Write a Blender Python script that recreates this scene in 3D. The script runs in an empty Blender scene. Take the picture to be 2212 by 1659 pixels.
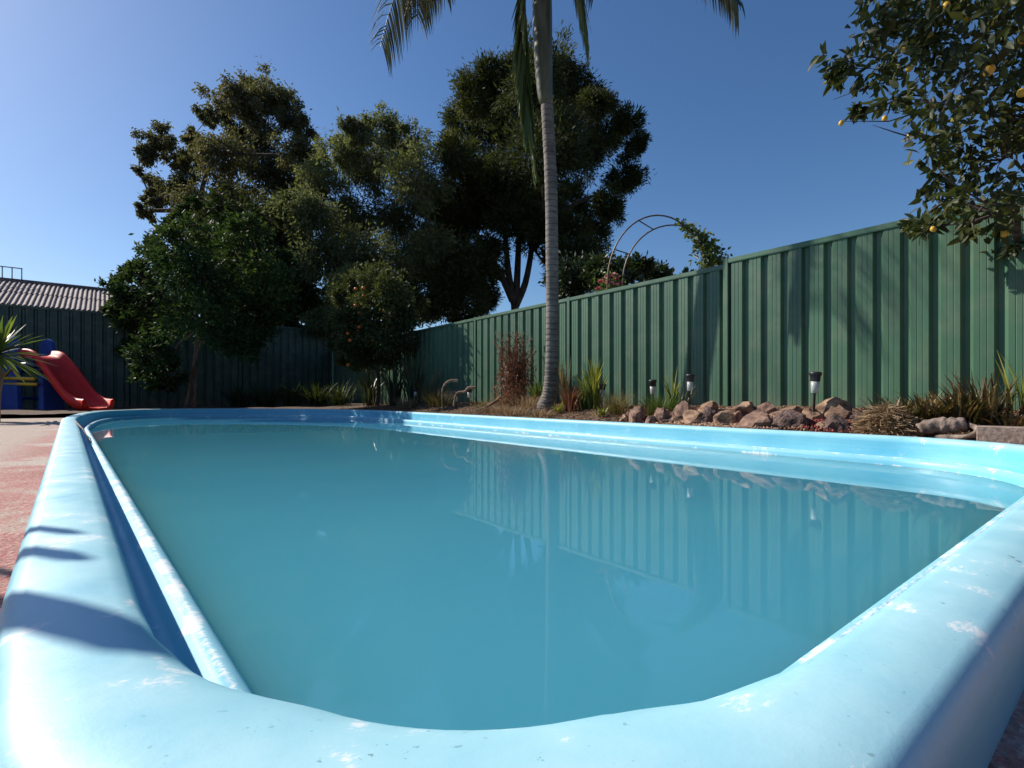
import bpy, bmesh, math, random
import numpy as np
from mathutils import Vector, noise

R = math.radians
random.seed(7)
rng = np.random.default_rng(11)
scene = bpy.context.scene
COL = scene.collection

# ------------------------------------------------------------------ camera, sky, sun, exposure
# world: x = across the pool (to the right-hand fence), y = along the pool, z = up, paving at z = 0
YAW = R(38.3)
SN, CS = math.sin(YAW), math.cos(YAW)
EYE = 0.40
HZ = 857.0
cam_d = bpy.data.cameras.new('camera')
cam = bpy.data.objects.new('camera', cam_d)
COL.objects.link(cam)
cam.location = (0, 0, EYE)
cam.rotation_euler = (R(90), 0, -YAW)
cam_d.sensor_width = 36
cam_d.lens = 18.0
cam_d.shift_y = 0.01243
cam_d.clip_start = 0.02
cam_d.clip_end = 3000
scene.camera = cam

SUN_EL, SUN_DIR = R(37), Vector((-0.5, 0.867, 0)).normalized()
world = bpy.data.worlds.new('World')
scene.world = world
world.use_nodes = True
wn = world.node_tree
wn.nodes.clear()
sky = wn.nodes.new('ShaderNodeTexSky')
sky.sky_type = 'NISHITA'
sky.sun_disc = False
sky.sun_elevation = SUN_EL
sky.sun_rotation = math.atan2(SUN_DIR.x, SUN_DIR.y)
sky.air_density = 1.0
sky.dust_density = 0.6
sky.ozone_density = 4.5
bg = wn.nodes.new('ShaderNodeBackground')
bg.inputs['Strength'].default_value = 0.097
wo = wn.nodes.new('ShaderNodeOutputWorld')
hs = wn.nodes.new('ShaderNodeHueSaturation')
hs.inputs['Saturation'].default_value = 1.14
hs.inputs['Hue'].default_value = 0.502
wn.links.new(sky.outputs[0], hs.inputs['Color'])
wn.links.new(hs.outputs[0], bg.inputs[0])
wn.links.new(bg.outputs[0], wo.inputs[0])

sun_d = bpy.data.lights.new('sun', 'SUN')
sun_d.energy = 5.0
sun_d.angle = R(0.6)
sun_d.color = (1.0, 0.93, 0.82)
sun = bpy.data.objects.new('sun', sun_d)
COL.objects.link(sun)
to_sun = Vector((SUN_DIR.x * math.cos(SUN_EL), SUN_DIR.y * math.cos(SUN_EL), math.sin(SUN_EL)))
sun.rotation_euler = to_sun.to_track_quat('Z', 'Y').to_euler()

scene.view_settings.view_transform = 'Standard'
scene.view_settings.look = 'None'
scene.view_settings.exposure = 0.28
scene.cycles.max_bounces = 5
scene.cycles.adaptive_threshold = 0.02
scene.cycles.diffuse_bounces = 4
scene.cycles.glossy_bounces = 3
scene.cycles.transmission_bounces = 4
scene.view_settings.gamma = 1.0

# ------------------------------------------------------------------ helpers
def at(x, y, Z):
    """survey helper: bearing (x, y) measured on a 2212 wide plan of the view, at distance Z -> world point"""
    X = (x - 1106) / 1106 * Z
    return Vector((CS * X + SN * Z, -SN * X + CS * Z, EYE + (HZ - y) / 1106 * Z))

def gp(x, n, z=0.0):
    """point on bearing x at cross-pool distance n"""
    r = (x - 1106) / 1106
    Z = n / (CS * r + SN)
    return Vector((n, Z * (CS - SN * r), z))

def depth(x, n):
    return n / (CS * (x - 1106) / 1106 + SN)

def new_mesh(name, verts, faces, mat=None, parent=None, smooth=False, attrs=None):
    me = bpy.data.meshes.new(name)
    if isinstance(verts, np.ndarray) and isinstance(faces, np.ndarray):
        nv, nf, k = len(verts), len(faces), faces.shape[1]
        me.vertices.add(nv)
        me.vertices.foreach_set('co', verts.astype(np.float32).ravel())
        me.loops.add(nf * k)
        me.loops.foreach_set('vertex_index', faces.astype(np.int32).ravel())
        me.polygons.add(nf)
        me.polygons.foreach_set('loop_start', np.arange(nf, dtype=np.int32) * k)
        me.update(calc_edges=True)
    else:
        me.from_pydata([tuple(v) for v in verts], [], [tuple(int(i) for i in f) for f in faces])
    if attrs:
        for an, vals in attrs.items():
            a = me.attributes.new(an, 'FLOAT', 'POINT')
            a.data.foreach_set('value', np.asarray(vals, dtype=np.float32))
    me.validate()
    me.update()
    if smooth:
        me.polygons.foreach_set('use_smooth', np.ones(len(me.polygons), dtype=bool))
    if mat:
        me.materials.append(mat)
    o = bpy.data.objects.new(name, me)
    COL.objects.link(o)
    if parent:
        o.parent = parent
    return o

def empty(name, label, cat, group=None, loc=None):
    o = bpy.data.objects.new(name, None)
    COL.objects.link(o)
    o.empty_display_size = 0.1
    if loc is not None:
        o.location = loc
    o['label'] = label
    o['category'] = cat
    if group:
        o['group'] = group
    return o

def tag(o, label, cat, group=None):
    o['label'] = label
    o['category'] = cat
    if group:
        o['group'] = group
    return o

def kind(o, k):
    o['kind'] = k
    return o

class MB:
    def __init__(self):
        self.v, self.f = [], []
    def box(self, lo, hi):
        b = len(self.v)
        x0, y0, z0 = lo
        x1, y1, z1 = hi
        self.v += [(x0, y0, z0), (x1, y0, z0), (x1, y1, z0), (x0, y1, z0), (x0, y0, z1), (x1, y0, z1), (x1, y1, z1), (x0, y1, z1)]
        self.f += [(b, b+3, b+2, b+1), (b+4, b+5, b+6, b+7), (b, b+1, b+5, b+4), (b+1, b+2, b+6, b+5), (b+2, b+3, b+7, b+6), (b+3, b, b+4, b+7)]
        return self
    def tube(self, pts, rad, k=6, cap=True):
        pts = [Vector(p) for p in pts]
        b = len(self.v)
        n = len(pts)
        if not hasattr(rad, '__len__'):
            rad = [rad] * n
        up = Vector((0, 0, 1))
        prev = None
        for i, p in enumerate(pts):
            t = (pts[min(i+1, n-1)] - pts[max(i-1, 0)])
            if t.length < 1e-7:
                t = Vector((0, 0, 1))
            t.normalize()
            if prev is None:
                a = t.cross(up)
                if a.length < 0.05:
                    a = t.cross(Vector((1, 0, 0)))
            else:
                a = prev - t * prev.dot(t)
                if a.length < 1e-5:
                    a = t.cross(Vector((1, 0, 0.3)))
            a.normalize()
            prev = a
            c = t.cross(a)
            for j in range(k):
                an = 2 * math.pi * j / k
                self.v.append(tuple(p + (a * math.cos(an) + c * math.sin(an)) * rad[i]))
        for i in range(n - 1):
            for j in range(k):
                j2 = (j + 1) % k
                self.f.append((b + i*k + j, b + i*k + j2, b + (i+1)*k + j2, b + (i+1)*k + j))
        if cap:
            self.f.append(tuple(b + j for j in reversed(range(k))))
            self.f.append(tuple(b + (n-1)*k + j for j in range(k)))
        return self
    def lathe(self, prof, c, k=14):
        b = len(self.v)
        n = len(prof)
        for (r, z) in prof:
            for j in range(k):
                a = 2 * math.pi * j / k
                self.v.append((c[0] + r*math.cos(a), c[1] + r*math.sin(a), c[2] + z))
        for i in range(n - 1):
            for j in range(k):
                j2 = (j + 1) % k
                self.f.append((b+i*k+j, b+i*k+j2, b+(i+1)*k+j2, b+(i+1)*k+j))
        self.f.append(tuple(b + j for j in reversed(range(k))))
        self.f.append(tuple(b + (n-1)*k + j for j in range(k)))
        return self
    def build(self, name, mat=None, parent=None, smooth=False):
        return new_mesh(name, self.v, self.f, mat, parent, smooth)

def catmull(pts, m=8):
    pts = [np.array(p, float) for p in pts]
    out = []
    P = [2*pts[0]-pts[1]] + pts + [2*pts[-1]-pts[-2]]
    for i in range(1, len(P) - 2):
        for j in range(m):
            t = j / m
            out.append(0.5*((2*P[i]) + (-P[i-1]+P[i+1])*t + (2*P[i-1]-5*P[i]+4*P[i+1]-P[i+2])*t*t + (-P[i-1]+3*P[i]-3*P[i+1]+P[i+2])*t**3))
    out.append(pts[-1])
    return np.array(out)

def sstep(a, b, x):
    t = min(1, max(0, (x - a) / (b - a)))
    return t * t * (3 - 2 * t)

# ------------------------------------------------------------------ materials
def base_mat(name):
    m = bpy.data.materials.new(name)
    m.use_nodes = True
    nt = m.node_tree
    return m, nt, nt.nodes['Principled BSDF']

def noise_node(nt, scale, detail=4, rough=0.55, coords='Object', stretch=None):
    tc = nt.nodes.new('ShaderNodeTexCoord')
    nz = nt.nodes.new('ShaderNodeTexNoise')
    nz.inputs['Scale'].default_value = scale
    nz.inputs['Detail'].default_value = detail
    nz.inputs['Roughness'].default_value = rough
    src = tc.outputs[coords]
    if stretch:
        mp = nt.nodes.new('ShaderNodeMapping')
        mp.inputs['Scale'].default_value = stretch
        nt.links.new(src, mp.inputs[0])
        src = mp.outputs[0]
    nt.links.new(src, nz.inputs['Vector'])
    return nz

def ramp(nt, src, stops):
    r = nt.nodes.new('ShaderNodeValToRGB')
    e = r.color_ramp.elements
    while len(e) < len(stops):
        e.new(0.5)
    for i, (p, c) in enumerate(stops):
        e[i].position = p
        e[i].color = (*c, 1) if len(c) == 3 else c
    nt.links.new(src, r.inputs[0])
    return r

def mixc(nt, fac, a, b, mode='MIX'):
    m = nt.nodes.new('ShaderNodeMix')
    m.data_type = 'RGBA'
    m.blend_type = mode
    for s, v in ((m.inputs[0], fac), (m.inputs[6], a), (m.inputs[7], b)):
        if hasattr(v, 'is_output'):
            nt.links.new(v, s)
        elif hasattr(v, '__len__'):
            s.default_value = (*v, 1)
        else:
            s.default_value = v
    return m.outputs[2]

def math_n(nt, op, a, b=None, clamp=False):
    m = nt.nodes.new('ShaderNodeMath')
    m.operation = op
    m.use_clamp = clamp
    for i, v in enumerate((a, b)):
        if v is None:
            continue
        if hasattr(v, 'is_output'):
            nt.links.new(v, m.inputs[i])
        else:
            m.inputs[i].default_value = v
    return m.outputs[0]

def bump(nt, bsdf, src, strength, dist=0.02):
    b = nt.nodes.new('ShaderNodeBump')
    b.inputs['Strength'].default_value = strength
    b.inputs['Distance'].default_value = dist
    nt.links.new(src, b.inputs['Height'])
    nt.links.new(b.outputs[0], bsdf.inputs['Normal'])

def attr(nt, name):
    a = nt.nodes.new('ShaderNodeAttribute')
    a.attribute_name = name
    return a.outputs['Fac']

def simple(name, c1, c2, scale=8, rough=0.6, bs=0.0, bd=0.02, spec=0.5, detail=5, stretch=None, lo=0.35, hi=0.65, metal=0.0):
    m, nt, p = base_mat(name)
    nz = noise_node(nt, scale, detail, stretch=stretch)
    r = ramp(nt, nz.outputs['Fac'], [(lo, c1), (hi, c2)])
    nt.links.new(r.outputs[0], p.inputs['Base Color'])
    p.inputs['Roughness'].default_value = rough
    p.inputs['Specular IOR Level'].default_value = spec
    p.inputs['Metallic'].default_value = metal
    if bs:
        bump(nt, p, nz.outputs['Fac'], bs, bd)
    return m

def leaf_mat(name, stops, rough=0.5, trans=0.3, spec=0.4, tcol=None):
    m, nt, p = base_mat(name)
    r = ramp(nt, attr(nt, 'tint'), stops)
    nt.links.new(r.outputs[0], p.inputs['Base Color'])
    p.inputs['Roughness'].default_value = rough
    p.inputs['Specular IOR Level'].default_value = spec
    tr = nt.nodes.new('ShaderNodeBsdfTranslucent')
    if tcol is None:
        tcol = (1.3, 1.35, 0.7)
    mul = mixc(nt, 1.0, r.outputs[0], tcol, 'MULTIPLY')
    nt.links.new(mul, tr.inputs[0])
    mx = nt.nodes.new('ShaderNodeMixShader')
    mx.inputs[0].default_value = trans
    nt.links.new(p.outputs[0], mx.inputs[1])
    nt.links.new(tr.outputs[0], mx.inputs[2])
    out = [n for n in nt.nodes if n.type == 'OUTPUT_MATERIAL'][0]
    nt.links.new(mx.outputs[0], out.inputs[0])
    return m

M = {}
# faded, scuffed pool gelcoat
def pool_mat():
    m, nt, p = base_mat('pool_paint')
    big = noise_node(nt, 2.2, 4)
    mid = noise_node(nt, 7.5, 5, 0.6)
    fine = noise_node(nt, 60, 6, 0.72)
    base = ramp(nt, big.outputs['Fac'], [(0.3, (0.115, 0.46, 0.64)), (0.7, (0.17, 0.54, 0.69))]).outputs[0]
    fade = math_n(nt, 'MULTIPLY', attr(nt, 'fade'), math_n(nt, 'ADD', mid.outputs['Fac'], 0.32), True)
    c = mixc(nt, fade, base, (0.45, 0.715, 0.785))
    # long horizontal brush streaks
    st = noise_node(nt, 9, 4, 0.6, stretch=(0.25, 0.25, 5))
    sr = ramp(nt, st.outputs['Fac'], [(0.45, (0, 0, 0)), (0.75, (0.35, 0.35, 0.35))])
    c = mixc(nt, sr.outputs[0], c, (0.30, 0.64, 0.77))
    # scuffs to white: ragged along the crests, in scattered patches elsewhere
    streak = noise_node(nt, 58, 6, 0.8, stretch=(1.0, 2.4, 1.0))
    patch = ramp(nt, mid.outputs['Fac'], [(0.50, (0, 0, 0)), (0.66, (1, 1, 1))])
    amount = math_n(nt, 'ADD', math_n(nt, 'MULTIPLY', attr(nt, 'wear'), 0.42), math_n(nt, 'MULTIPLY', patch.outputs[0], 0.255))
    sc = ramp(nt, math_n(nt, 'ADD', math_n(nt, 'MULTIPLY', streak.outputs['Fac'], 0.8), amount), [(0.66, (0, 0, 0)), (0.76, (0.9, 0.9, 0.9))])
    c = mixc(nt, sc.outputs[0], c, (0.80, 0.85, 0.87))
    # specks of dirt and small chips
    dn = noise_node(nt, 95, 2, 0.5)
    dr = ramp(nt, dn.outputs['Fac'], [(0.69, (0, 0, 0)), (0.73, (1, 1, 1))])
    cl = ramp(nt, noise_node(nt, 3.3, 3).outputs['Fac'], [(0.42, (0.05,)*3), (0.62, (0.7,)*3)])
    c = mixc(nt, math_n(nt, 'MULTIPLY', dr.outputs[0], cl.outputs[0]), c, (0.10, 0.24, 0.25))
    nt.links.new(c, p.inputs['Base Color'])
    rr = ramp(nt, mid.outputs['Fac'], [(0.3, (0.36,) * 3), (0.7, (0.55,) * 3)])
    nt.links.new(rr.outputs[0], p.inputs['Roughness'])
    p.inputs['Specular IOR Level'].default_value = 0.4
    bump(nt, p, fine.outputs['Fac'], 0.12, 0.004)
    return m
M['pool'] = pool_mat()

def water_mat():
    m, nt, p = base_mat('cloudy_water')
    nz = noise_node(nt, 0.6, 3)
    r = ramp(nt, nz.outputs['Fac'], [(0.3, (0.058, 0.265, 0.375)), (0.7, (0.070, 0.295, 0.375))])
    nt.links.new(r.outputs[0], p.inputs['Base Color'])
    p.inputs['Roughness'].default_value = 0.0
    p.inputs['IOR'].default_value = 1.333
    p.inputs['Subsurface Weight'].default_value = 1.0
    p.inputs['Subsurface Radius'].default_value = (0.25, 0.6, 0.7)
    p.inputs['Subsurface Scale'].default_value = 1.8
    w = noise_node(nt, 2.5, 2, 0.4)
    bump(nt, p, w.outputs['Fac'], 0.02, 0.02)
    return m
M['water'] = water_mat()

def fence_mat(name, c, dark):
    m, nt, p = base_mat(name)
    nz = noise_node(nt, 6, 5, 0.6, stretch=(1, 1, 0.12))
    d = noise_node(nt, 3, 5)
    r = ramp(nt, nz.outputs['Fac'], [(0.3, dark), (0.7, c)])
    oi = nt.nodes.new('ShaderNodeObjectInfo')
    v = ramp(nt, oi.outputs['Random'], [(0, (0.86, 0.86, 0.88)), (1, (1.1, 1.08, 1.04))])
    c0 = mixc(nt, 1.0, r.outputs[0], v.outputs[0], 'MULTIPLY')
    dust = ramp(nt, d.outputs['Fac'], [(0.45, (0, 0, 0)), (0.8, (0.40, 0.40, 0.40))])
    cc = mixc(nt, dust.outputs[0], c0, (0.20, 0.22, 0.15))
    # soil splash along the foot of the sheets
    tc = nt.nodes.new('ShaderNodeTexCoord')
    sx = nt.nodes.new('ShaderNodeSeparateXYZ')
    nt.links.new(tc.outputs['Object'], sx.inputs[0])
    foot = ramp(nt, math_n(nt, 'ADD', sx.outputs['Z'], math_n(nt, 'MULTIPLY', d.outputs['Fac'], 0.25)), [(0.12, (0.55,)*3), (0.42, (0, 0, 0))])
    cc = mixc(nt, foot.outputs[0], cc, (0.20, 0.14, 0.09))
    # rare white droppings and scratches
    sp = noise_node(nt, 26, 2, 0.5, stretch=(1, 1, 0.45))
    sr = ramp(nt, sp.outputs['Fac'], [(0.80, (0, 0, 0)), (0.83, (0.8, 0.8, 0.8))])
    cc = mixc(nt, sr.outputs[0], cc, (0.5, 0.52, 0.48))
    nt.links.new(cc, p.inputs['Base Color'])
    p.inputs['Roughness'].default_value = 0.45
    bump(nt, p, d.outputs['Fac'], 0.15, 0.02)
    return m
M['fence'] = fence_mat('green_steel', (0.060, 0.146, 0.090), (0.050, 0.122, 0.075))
M['fence_far'] = fence_mat('green_steel_dark', (0.030, 0.074, 0.056), (0.022, 0.056, 0.043))  # same steel finish in a darker green for the back fence
M['shed'] = fence_mat('pale_green_steel', (0.16, 0.23, 0.22), (0.12, 0.18, 0.17))

def deck_mat():
    m, nt, p = base_mat('worn_red_concrete')
    big = noise_node(nt, 1.6, 6, 0.65)
    fine = noise_node(nt, 70, 4, 0.7)
    vo = nt.nodes.new('ShaderNodeTexVoronoi')
    vo.inputs['Scale'].default_value = 95
    tc = nt.nodes.new('ShaderNodeTexCoord')
    nt.links.new(tc.outputs['Object'], vo.inputs['Vector'])
    r = ramp(nt, big.outputs['Fac'], [(0.36, (0.30, 0.055, 0.050)), (0.50, (0.40, 0.13, 0.11)), (0.60, (0.44, 0.35, 0.29))])
    sx = nt.nodes.new('ShaderNodeSeparateXYZ')
    nt.links.new(tc.outputs['Object'], sx.inputs[0])
    edge_ = math_n(nt, 'ADD', sx.outputs['X'], math_n(nt, 'MULTIPLY', math_n(nt, 'SUBTRACT', big.outputs['Fac'], 0.5), 0.9))
    pf = ramp(nt, math_n(nt, 'ADD', edge_, 1.0), [(0.34, (1, 1, 1)), (0.56, (0, 0, 0))])
    rc = mixc(nt, pf.outputs[0], r.outputs[0], (0.40, 0.31, 0.25))
    ag = ramp(nt, vo.outputs['Color'], [(0.2, (0.22, 0.13, 0.10)), (0.8, (0.62, 0.52, 0.45))])
    k = ramp(nt, fine.outputs['Fac'], [(0.46, (0.0,) * 3), (0.62, (0.8,) * 3)])
    c = mixc(nt, k.outputs[0], rc, ag.outputs[0])
    nt.links.new(c, p.inputs['Base Color'])
    p.inputs['Roughness'].default_value = 0.85
    bump(nt, p, math_n(nt, 'ADD', fine.outputs['Fac'], math_n(nt, 'MULTIPLY', vo.outputs['Distance'], 0.8)), 0.8, 0.006)
    return m
M['deck'] = deck_mat()
M['soil'] = simple('garden_soil', (0.045, 0.028, 0.018), (0.17, 0.105, 0.065), 14, 0.95, 0.8, 0.03)
M['ground'] = simple('dry_ground', (0.045, 0.045, 0.022), (0.12, 0.10, 0.055), 5, 0.95, 0.5, 0.03)
M['bark'] = simple('bark', (0.035, 0.026, 0.020), (0.11, 0.085, 0.065), 12, 0.9, 0.8, 0.02, stretch=(1, 1, 0.25))
M['bark_red'] = simple('reddish_bark', (0.13, 0.07, 0.045), (0.30, 0.17, 0.11), 10, 0.85, 0.6, 0.01, stretch=(1, 1, 0.3))
def palm_mat():
    m, nt, p = base_mat('palm_bark')
    nz = noise_node(nt, 9, 5, 0.6, stretch=(1, 1, 3))
    n2 = noise_node(nt, 2.2, 4)
    r = ramp(nt, nz.outputs['Fac'], [(0.3, (0.12, 0.10, 0.088)), (0.7, (0.29, 0.255, 0.23))])
    st = ramp(nt, n2.outputs['Fac'], [(0.35, (0.65, 0.62, 0.58)), (0.65, (1.1, 1.08, 1.05))])
    c = mixc(nt, 1.0, r.outputs[0], st.outputs[0], 'MULTIPLY')
    tc = nt.nodes.new('ShaderNodeTexCoord')
    sx = nt.nodes.new('ShaderNodeSeparateXYZ')
    nt.links.new(tc.outputs['Object'], sx.inputs[0])
    z = math_n(nt, 'ADD', sx.outputs['Z'], math_n(nt, 'MULTIPLY', nz.outputs['Fac'], 0.02))
    fr = math_n(nt, 'FRACT', math_n(nt, 'DIVIDE', z, 0.085))
    ring_ = ramp(nt, fr, [(0.0, (0.45,)*3), (0.10, (0.5,)*3), (0.2, (1, 1, 1)), (1.0, (0.92,)*3)])
    c = mixc(nt, 1.0, c, ring_.outputs[0], 'MULTIPLY')
    nt.links.new(c, p.inputs['Base Color'])
    p.inputs['Roughness'].default_value = 0.85
    bump(nt, p, ring_.outputs[0], 0.6, 0.012)
    return m
M['palm_bark'] = palm_mat()
M['crownshaft'] = simple('crownshaft_skin', (0.055, 0.055, 0.030), (0.13, 0.12, 0.065), 5, 0.5, 0.2, 0.01, stretch=(3, 3, 0.4))
M['white_steel'] = simple('galvanised', (0.35, 0.36, 0.37), (0.5, 0.5, 0.5), 10, 0.45, metal=0.7)
M['rust'] = simple('brown_metal', (0.10, 0.075, 0.05), (0.20, 0.15, 0.10), 20, 0.5, metal=0.3)
M['red_plastic'] = simple('red_plastic', (0.62, 0.014, 0.010), (0.72, 0.024, 0.014), 4, 0.5, spec=0.3)
M['blue_plastic'] = simple('blue_plastic', (0.020, 0.055, 0.26), (0.03, 0.085, 0.36), 4, 0.35)
M['yellow_plastic'] = simple('yellow_plastic', (0.62, 0.36, 0.02), (0.72, 0.46, 0.04), 4, 0.4)
M['black_plastic'] = simple('black_plastic', (0.018, 0.015, 0.017), (0.04, 0.034, 0.036), 20, 0.4)
M['rock_tan'] = simple('tan_stone', (0.13, 0.070, 0.045), (0.38, 0.245, 0.16), 9, 0.9, 0.8, 0.02, stretch=(1, 1, 2))
M['rock_pink'] = simple('pinkish_stone', (0.12, 0.065, 0.048), (0.33, 0.205, 0.15), 11, 0.9, 0.8, 0.02)
M['rock_dark'] = simple('dark_porous_stone', (0.03, 0.02, 0.018), (0.19, 0.12, 0.10), 30, 0.95, 1.0, 0.03)
M['gravel'] = leaf_mat('gravel_chips', [(0, (0.14, 0.07, 0.045)), (0.5, (0.32, 0.19, 0.12)), (1, (0.5, 0.36, 0.27))], 0.9, 0.0)
M['red_mulch'] = leaf_mat('red_scoria', [(0, (0.16, 0.035, 0.03)), (1, (0.34, 0.08, 0.07))], 0.9, 0.0)
M['mulch'] = leaf_mat('bark_mulch', [(0, (0.07, 0.035, 0.02)), (0.5, (0.20, 0.11, 0.06)), (0.85, (0.36, 0.20, 0.10)), (1, (0.42, 0.33, 0.2))], 0.9, 0.0)
M['log'] = simple('weathered_log', (0.10, 0.07, 0.055), (0.36, 0.28, 0.23), 7, 0.9, 0.9, 0.03, stretch=(0.4, 2, 2))
M['brick'] = simple('concrete_block', (0.20, 0.145, 0.12), (0.36, 0.28, 0.24), 40, 0.95, 0.6, 0.01)
M['roof'] = simple('old_fibre_cement_roof', (0.17, 0.12, 0.115), (0.30, 0.235, 0.225), 3, 0.8, 0.2, 0.02)
M['house_brick'] = simple('dark_brick', (0.14, 0.075, 0.055), (0.22, 0.12, 0.09), 6, 0.9)
M['house_wall'] = simple('rendered_wall', (0.35, 0.30, 0.25), (0.42, 0.37, 0.31), 3, 0.9)
# foliage
M['euc'] = leaf_mat('eucalypt_leaves', [(0, (0.055, 0.056, 0.032)), (0.5, (0.092, 0.095, 0.052)), (0.85, (0.13, 0.115, 0.06)), (1, (0.18, 0.13, 0.065))], 0.65, 0.4, 0.2)
M['gloss'] = leaf_mat('glossy_leaves', [(0, (0.014, 0.030, 0.012)), (0.6, (0.034, 0.060, 0.020)), (1, (0.10, 0.125, 0.028))], 0.6, 0.36, 0.2)
M['olive'] = leaf_mat('olive_leaves', [(0, (0.060, 0.074, 0.036)), (0.55, (0.125, 0.140, 0.070)), (1, (0.24, 0.245, 0.11))], 0.65, 0.4, 0.2)
M['pine'] = leaf_mat('needle_foliage', [(0, (0.024, 0.032, 0.014)), (0.6, (0.052, 0.062, 0.024)), (1, (0.11, 0.11, 0.034))], 0.65, 0.34, 0.2)
M['citrus'] = leaf_mat('citrus_leaves', [(0, (0.030, 0.042, 0.018)), (0.6, (0.065, 0.078, 0.030)), (1, (0.13, 0.14, 0.04))], 0.6, 0.32, 0.2)
M['lemon'] = leaf_mat('lemon_leaves', [(0, (0.020, 0.028, 0.010)), (0.55, (0.048, 0.060, 0.017)), (0.88, (0.085, 0.095, 0.024)), (0.95, (0.26, 0.25, 0.05)), (1, (0.34, 0.26, 0.04))], 0.5, 0.30, 0.3)
M['hedge'] = leaf_mat('hedge_leaves', [(0, (0.012, 0.024, 0.010)), (1, (0.045, 0.065, 0.02))], 0.45, 0.2)
M['vine'] = leaf_mat('vine_leaves', [(0, (0.04, 0.07, 0.015)), (1, (0.15, 0.17, 0.035))], 0.45, 0.35)
M['frond'] = leaf_mat('frond_leaflets', [(0, (0.020, 0.028, 0.014)), (0.6, (0.045, 0.055, 0.028)), (1, (0.11, 0.11, 0.065))], 0.35, 0.14, 0.6)
M['frond_green'] = leaf_mat('folded_frond', [(0, (0.05, 0.075, 0.022)), (0.7, (0.12, 0.16, 0.045)), (1, (0.24, 0.21, 0.10))], 0.45, 0.3)
M['frond_dry'] = leaf_mat('dry_frond', [(0, (0.10, 0.07, 0.045)), (1, (0.22, 0.16, 0.10))], 0.7, 0.25)
M['redgrass'] = leaf_mat('red_brown_foliage', [(0, (0.07, 0.028, 0.017)), (0.6, (0.17, 0.065, 0.035)), (1, (0.30, 0.15, 0.08))], 0.6, 0.3, tcol=(1.2, 1.0, 0.8))
M['straw'] = leaf_mat('straw', [(0, (0.15, 0.095, 0.05)), (0.6, (0.32, 0.22, 0.13)), (1, (0.48, 0.36, 0.23))], 0.75, 0.3, tcol=(1.1, 1, 0.8))
M['tussock'] = leaf_mat('tussock', [(0, (0.06, 0.055, 0.02)), (0.6, (0.15, 0.12, 0.045)), (1, (0.28, 0.19, 0.09))], 0.6, 0.35)
M['green'] = leaf_mat('green_blades', [(0, (0.035, 0.065, 0.018)), (0.6, (0.08, 0.13, 0.03)), (1, (0.20, 0.23, 0.05))], 0.45, 0.4)
M['yellowgreen'] = leaf_mat('yellow_green_blades', [(0, (0.09, 0.12, 0.025)), (0.6, (0.20, 0.22, 0.04)), (1, (0.38, 0.33, 0.08))], 0.45, 0.4)
M['darkstrap'] = leaf_mat('dark_strap_leaves', [(0, (0.02, 0.03, 0.016)), (0.6, (0.045, 0.06, 0.03)), (1, (0.10, 0.10, 0.045))], 0.4, 0.3)
M['fern'] = leaf_mat('fern_leaves', [(0, (0.02, 0.032, 0.010)), (1, (0.06, 0.08, 0.02))], 0.6, 0.3)
M['brom'] = leaf_mat('bromeliad_leaves', [(0, (0.025, 0.022, 0.010)), (0.5, (0.07, 0.06, 0.022)), (0.85, (0.15, 0.08, 0.045)), (1, (0.33, 0.25, 0.13))], 0.45, 0.25)
M['orange'] = simple('orange_skin', (0.65, 0.13, 0.01), (0.75, 0.2, 0.02), 20, 0.4)
M['lemon_fruit'] = simple('lemon_skin', (0.55, 0.30, 0.03), (0.66, 0.44, 0.06), 8, 0.45)
M['pink'] = leaf_mat('pink_petals', [(0, (0.55, 0.06, 0.13)), (0.7, (0.65, 0.16, 0.22)), (1, (0.8, 0.55, 0.55))], 0.5, 0.3, tcol=(1, .8, .8))
def lens_mat():
    m, nt, p = base_mat('solar_lens')
    nz = noise_node(nt, 60, 2)
    r = ramp(nt, nz.outputs['Fac'], [(0.35, (0.55, 0.55, 0.50)), (0.65, (0.75, 0.75, 0.70))])
    nt.links.new(r.outputs[0], p.inputs['Base Color'])
    p.inputs['Roughness'].default_value = 0.15
    p.inputs['Transmission Weight'].default_value = 0.35
    return m
M['lens'] = lens_mat()
M['ink'] = simple('worn_ink', (0.05, 0.12, 0.16), (0.10, 0.22, 0.27), 40, 0.6)

# ------------------------------------------------------------------ pool path
COPING_Z = EYE - 0.286
WATER_Z = EYE - 0.48
def arc(p0, p, p1, r, step=0.05):
    p0, p, p1 = Vector(p0), Vector(p), Vector(p1)
    a = (p0 - p).normalized(); b = (p1 - p).normalized()
    ang = a.angle(b)
    tl = r / math.tan(ang / 2)
    c = p + (a + b).normalized() * (r / math.sin(ang / 2))
    s = p + a * tl - c
    e = p + b * tl - c
    a0 = math.atan2(s.y, s.x); a1 = math.atan2(e.y, e.x)
    d = (a1 - a0 + math.pi) % (2 * math.pi) - math.pi
    k = max(10, int(abs(d) * r / step) + 8)
    return [c + Vector((math.cos(a0 + d*j/k), math.sin(a0 + d*j/k))) * r for j in range(k + 1)]
NL, NR = (0.066, 0.246), (4.44, 0.246)                 # near corners of the coping's inner edge
far_end = catmull([(4.44, 8.4), (4.44, 9.3), (4.33, 10.6), (3.95, 11.9), (3.2, 13.15), (2.3, 14.05), (1.4, 14.45), (0.60, 14.2), (0.02, 13.3), (-0.22, 12.0), (-0.31, 10.5), (-0.33, 9.0), (-0.29, 8.0)], 8)
far_end = far_end[8:-8]
raw = arc((-0.33, 9.0), NL, NR, 0.44) + arc(NL, NR, (4.44, 9.0), 0.95) + [Vector(p) for p in far_end]
path = []
for i in range(len(raw)):
    p, q = raw[i], raw[(i+1) % len(raw)]
    L_ = (q - p).length
    if L_ < 1e-6:
        continue
    k = max(1, int(L_ / 0.12))
    for j in range(k):
        path.append(p.lerp(q, j / k))
NP = len(path)
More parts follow.
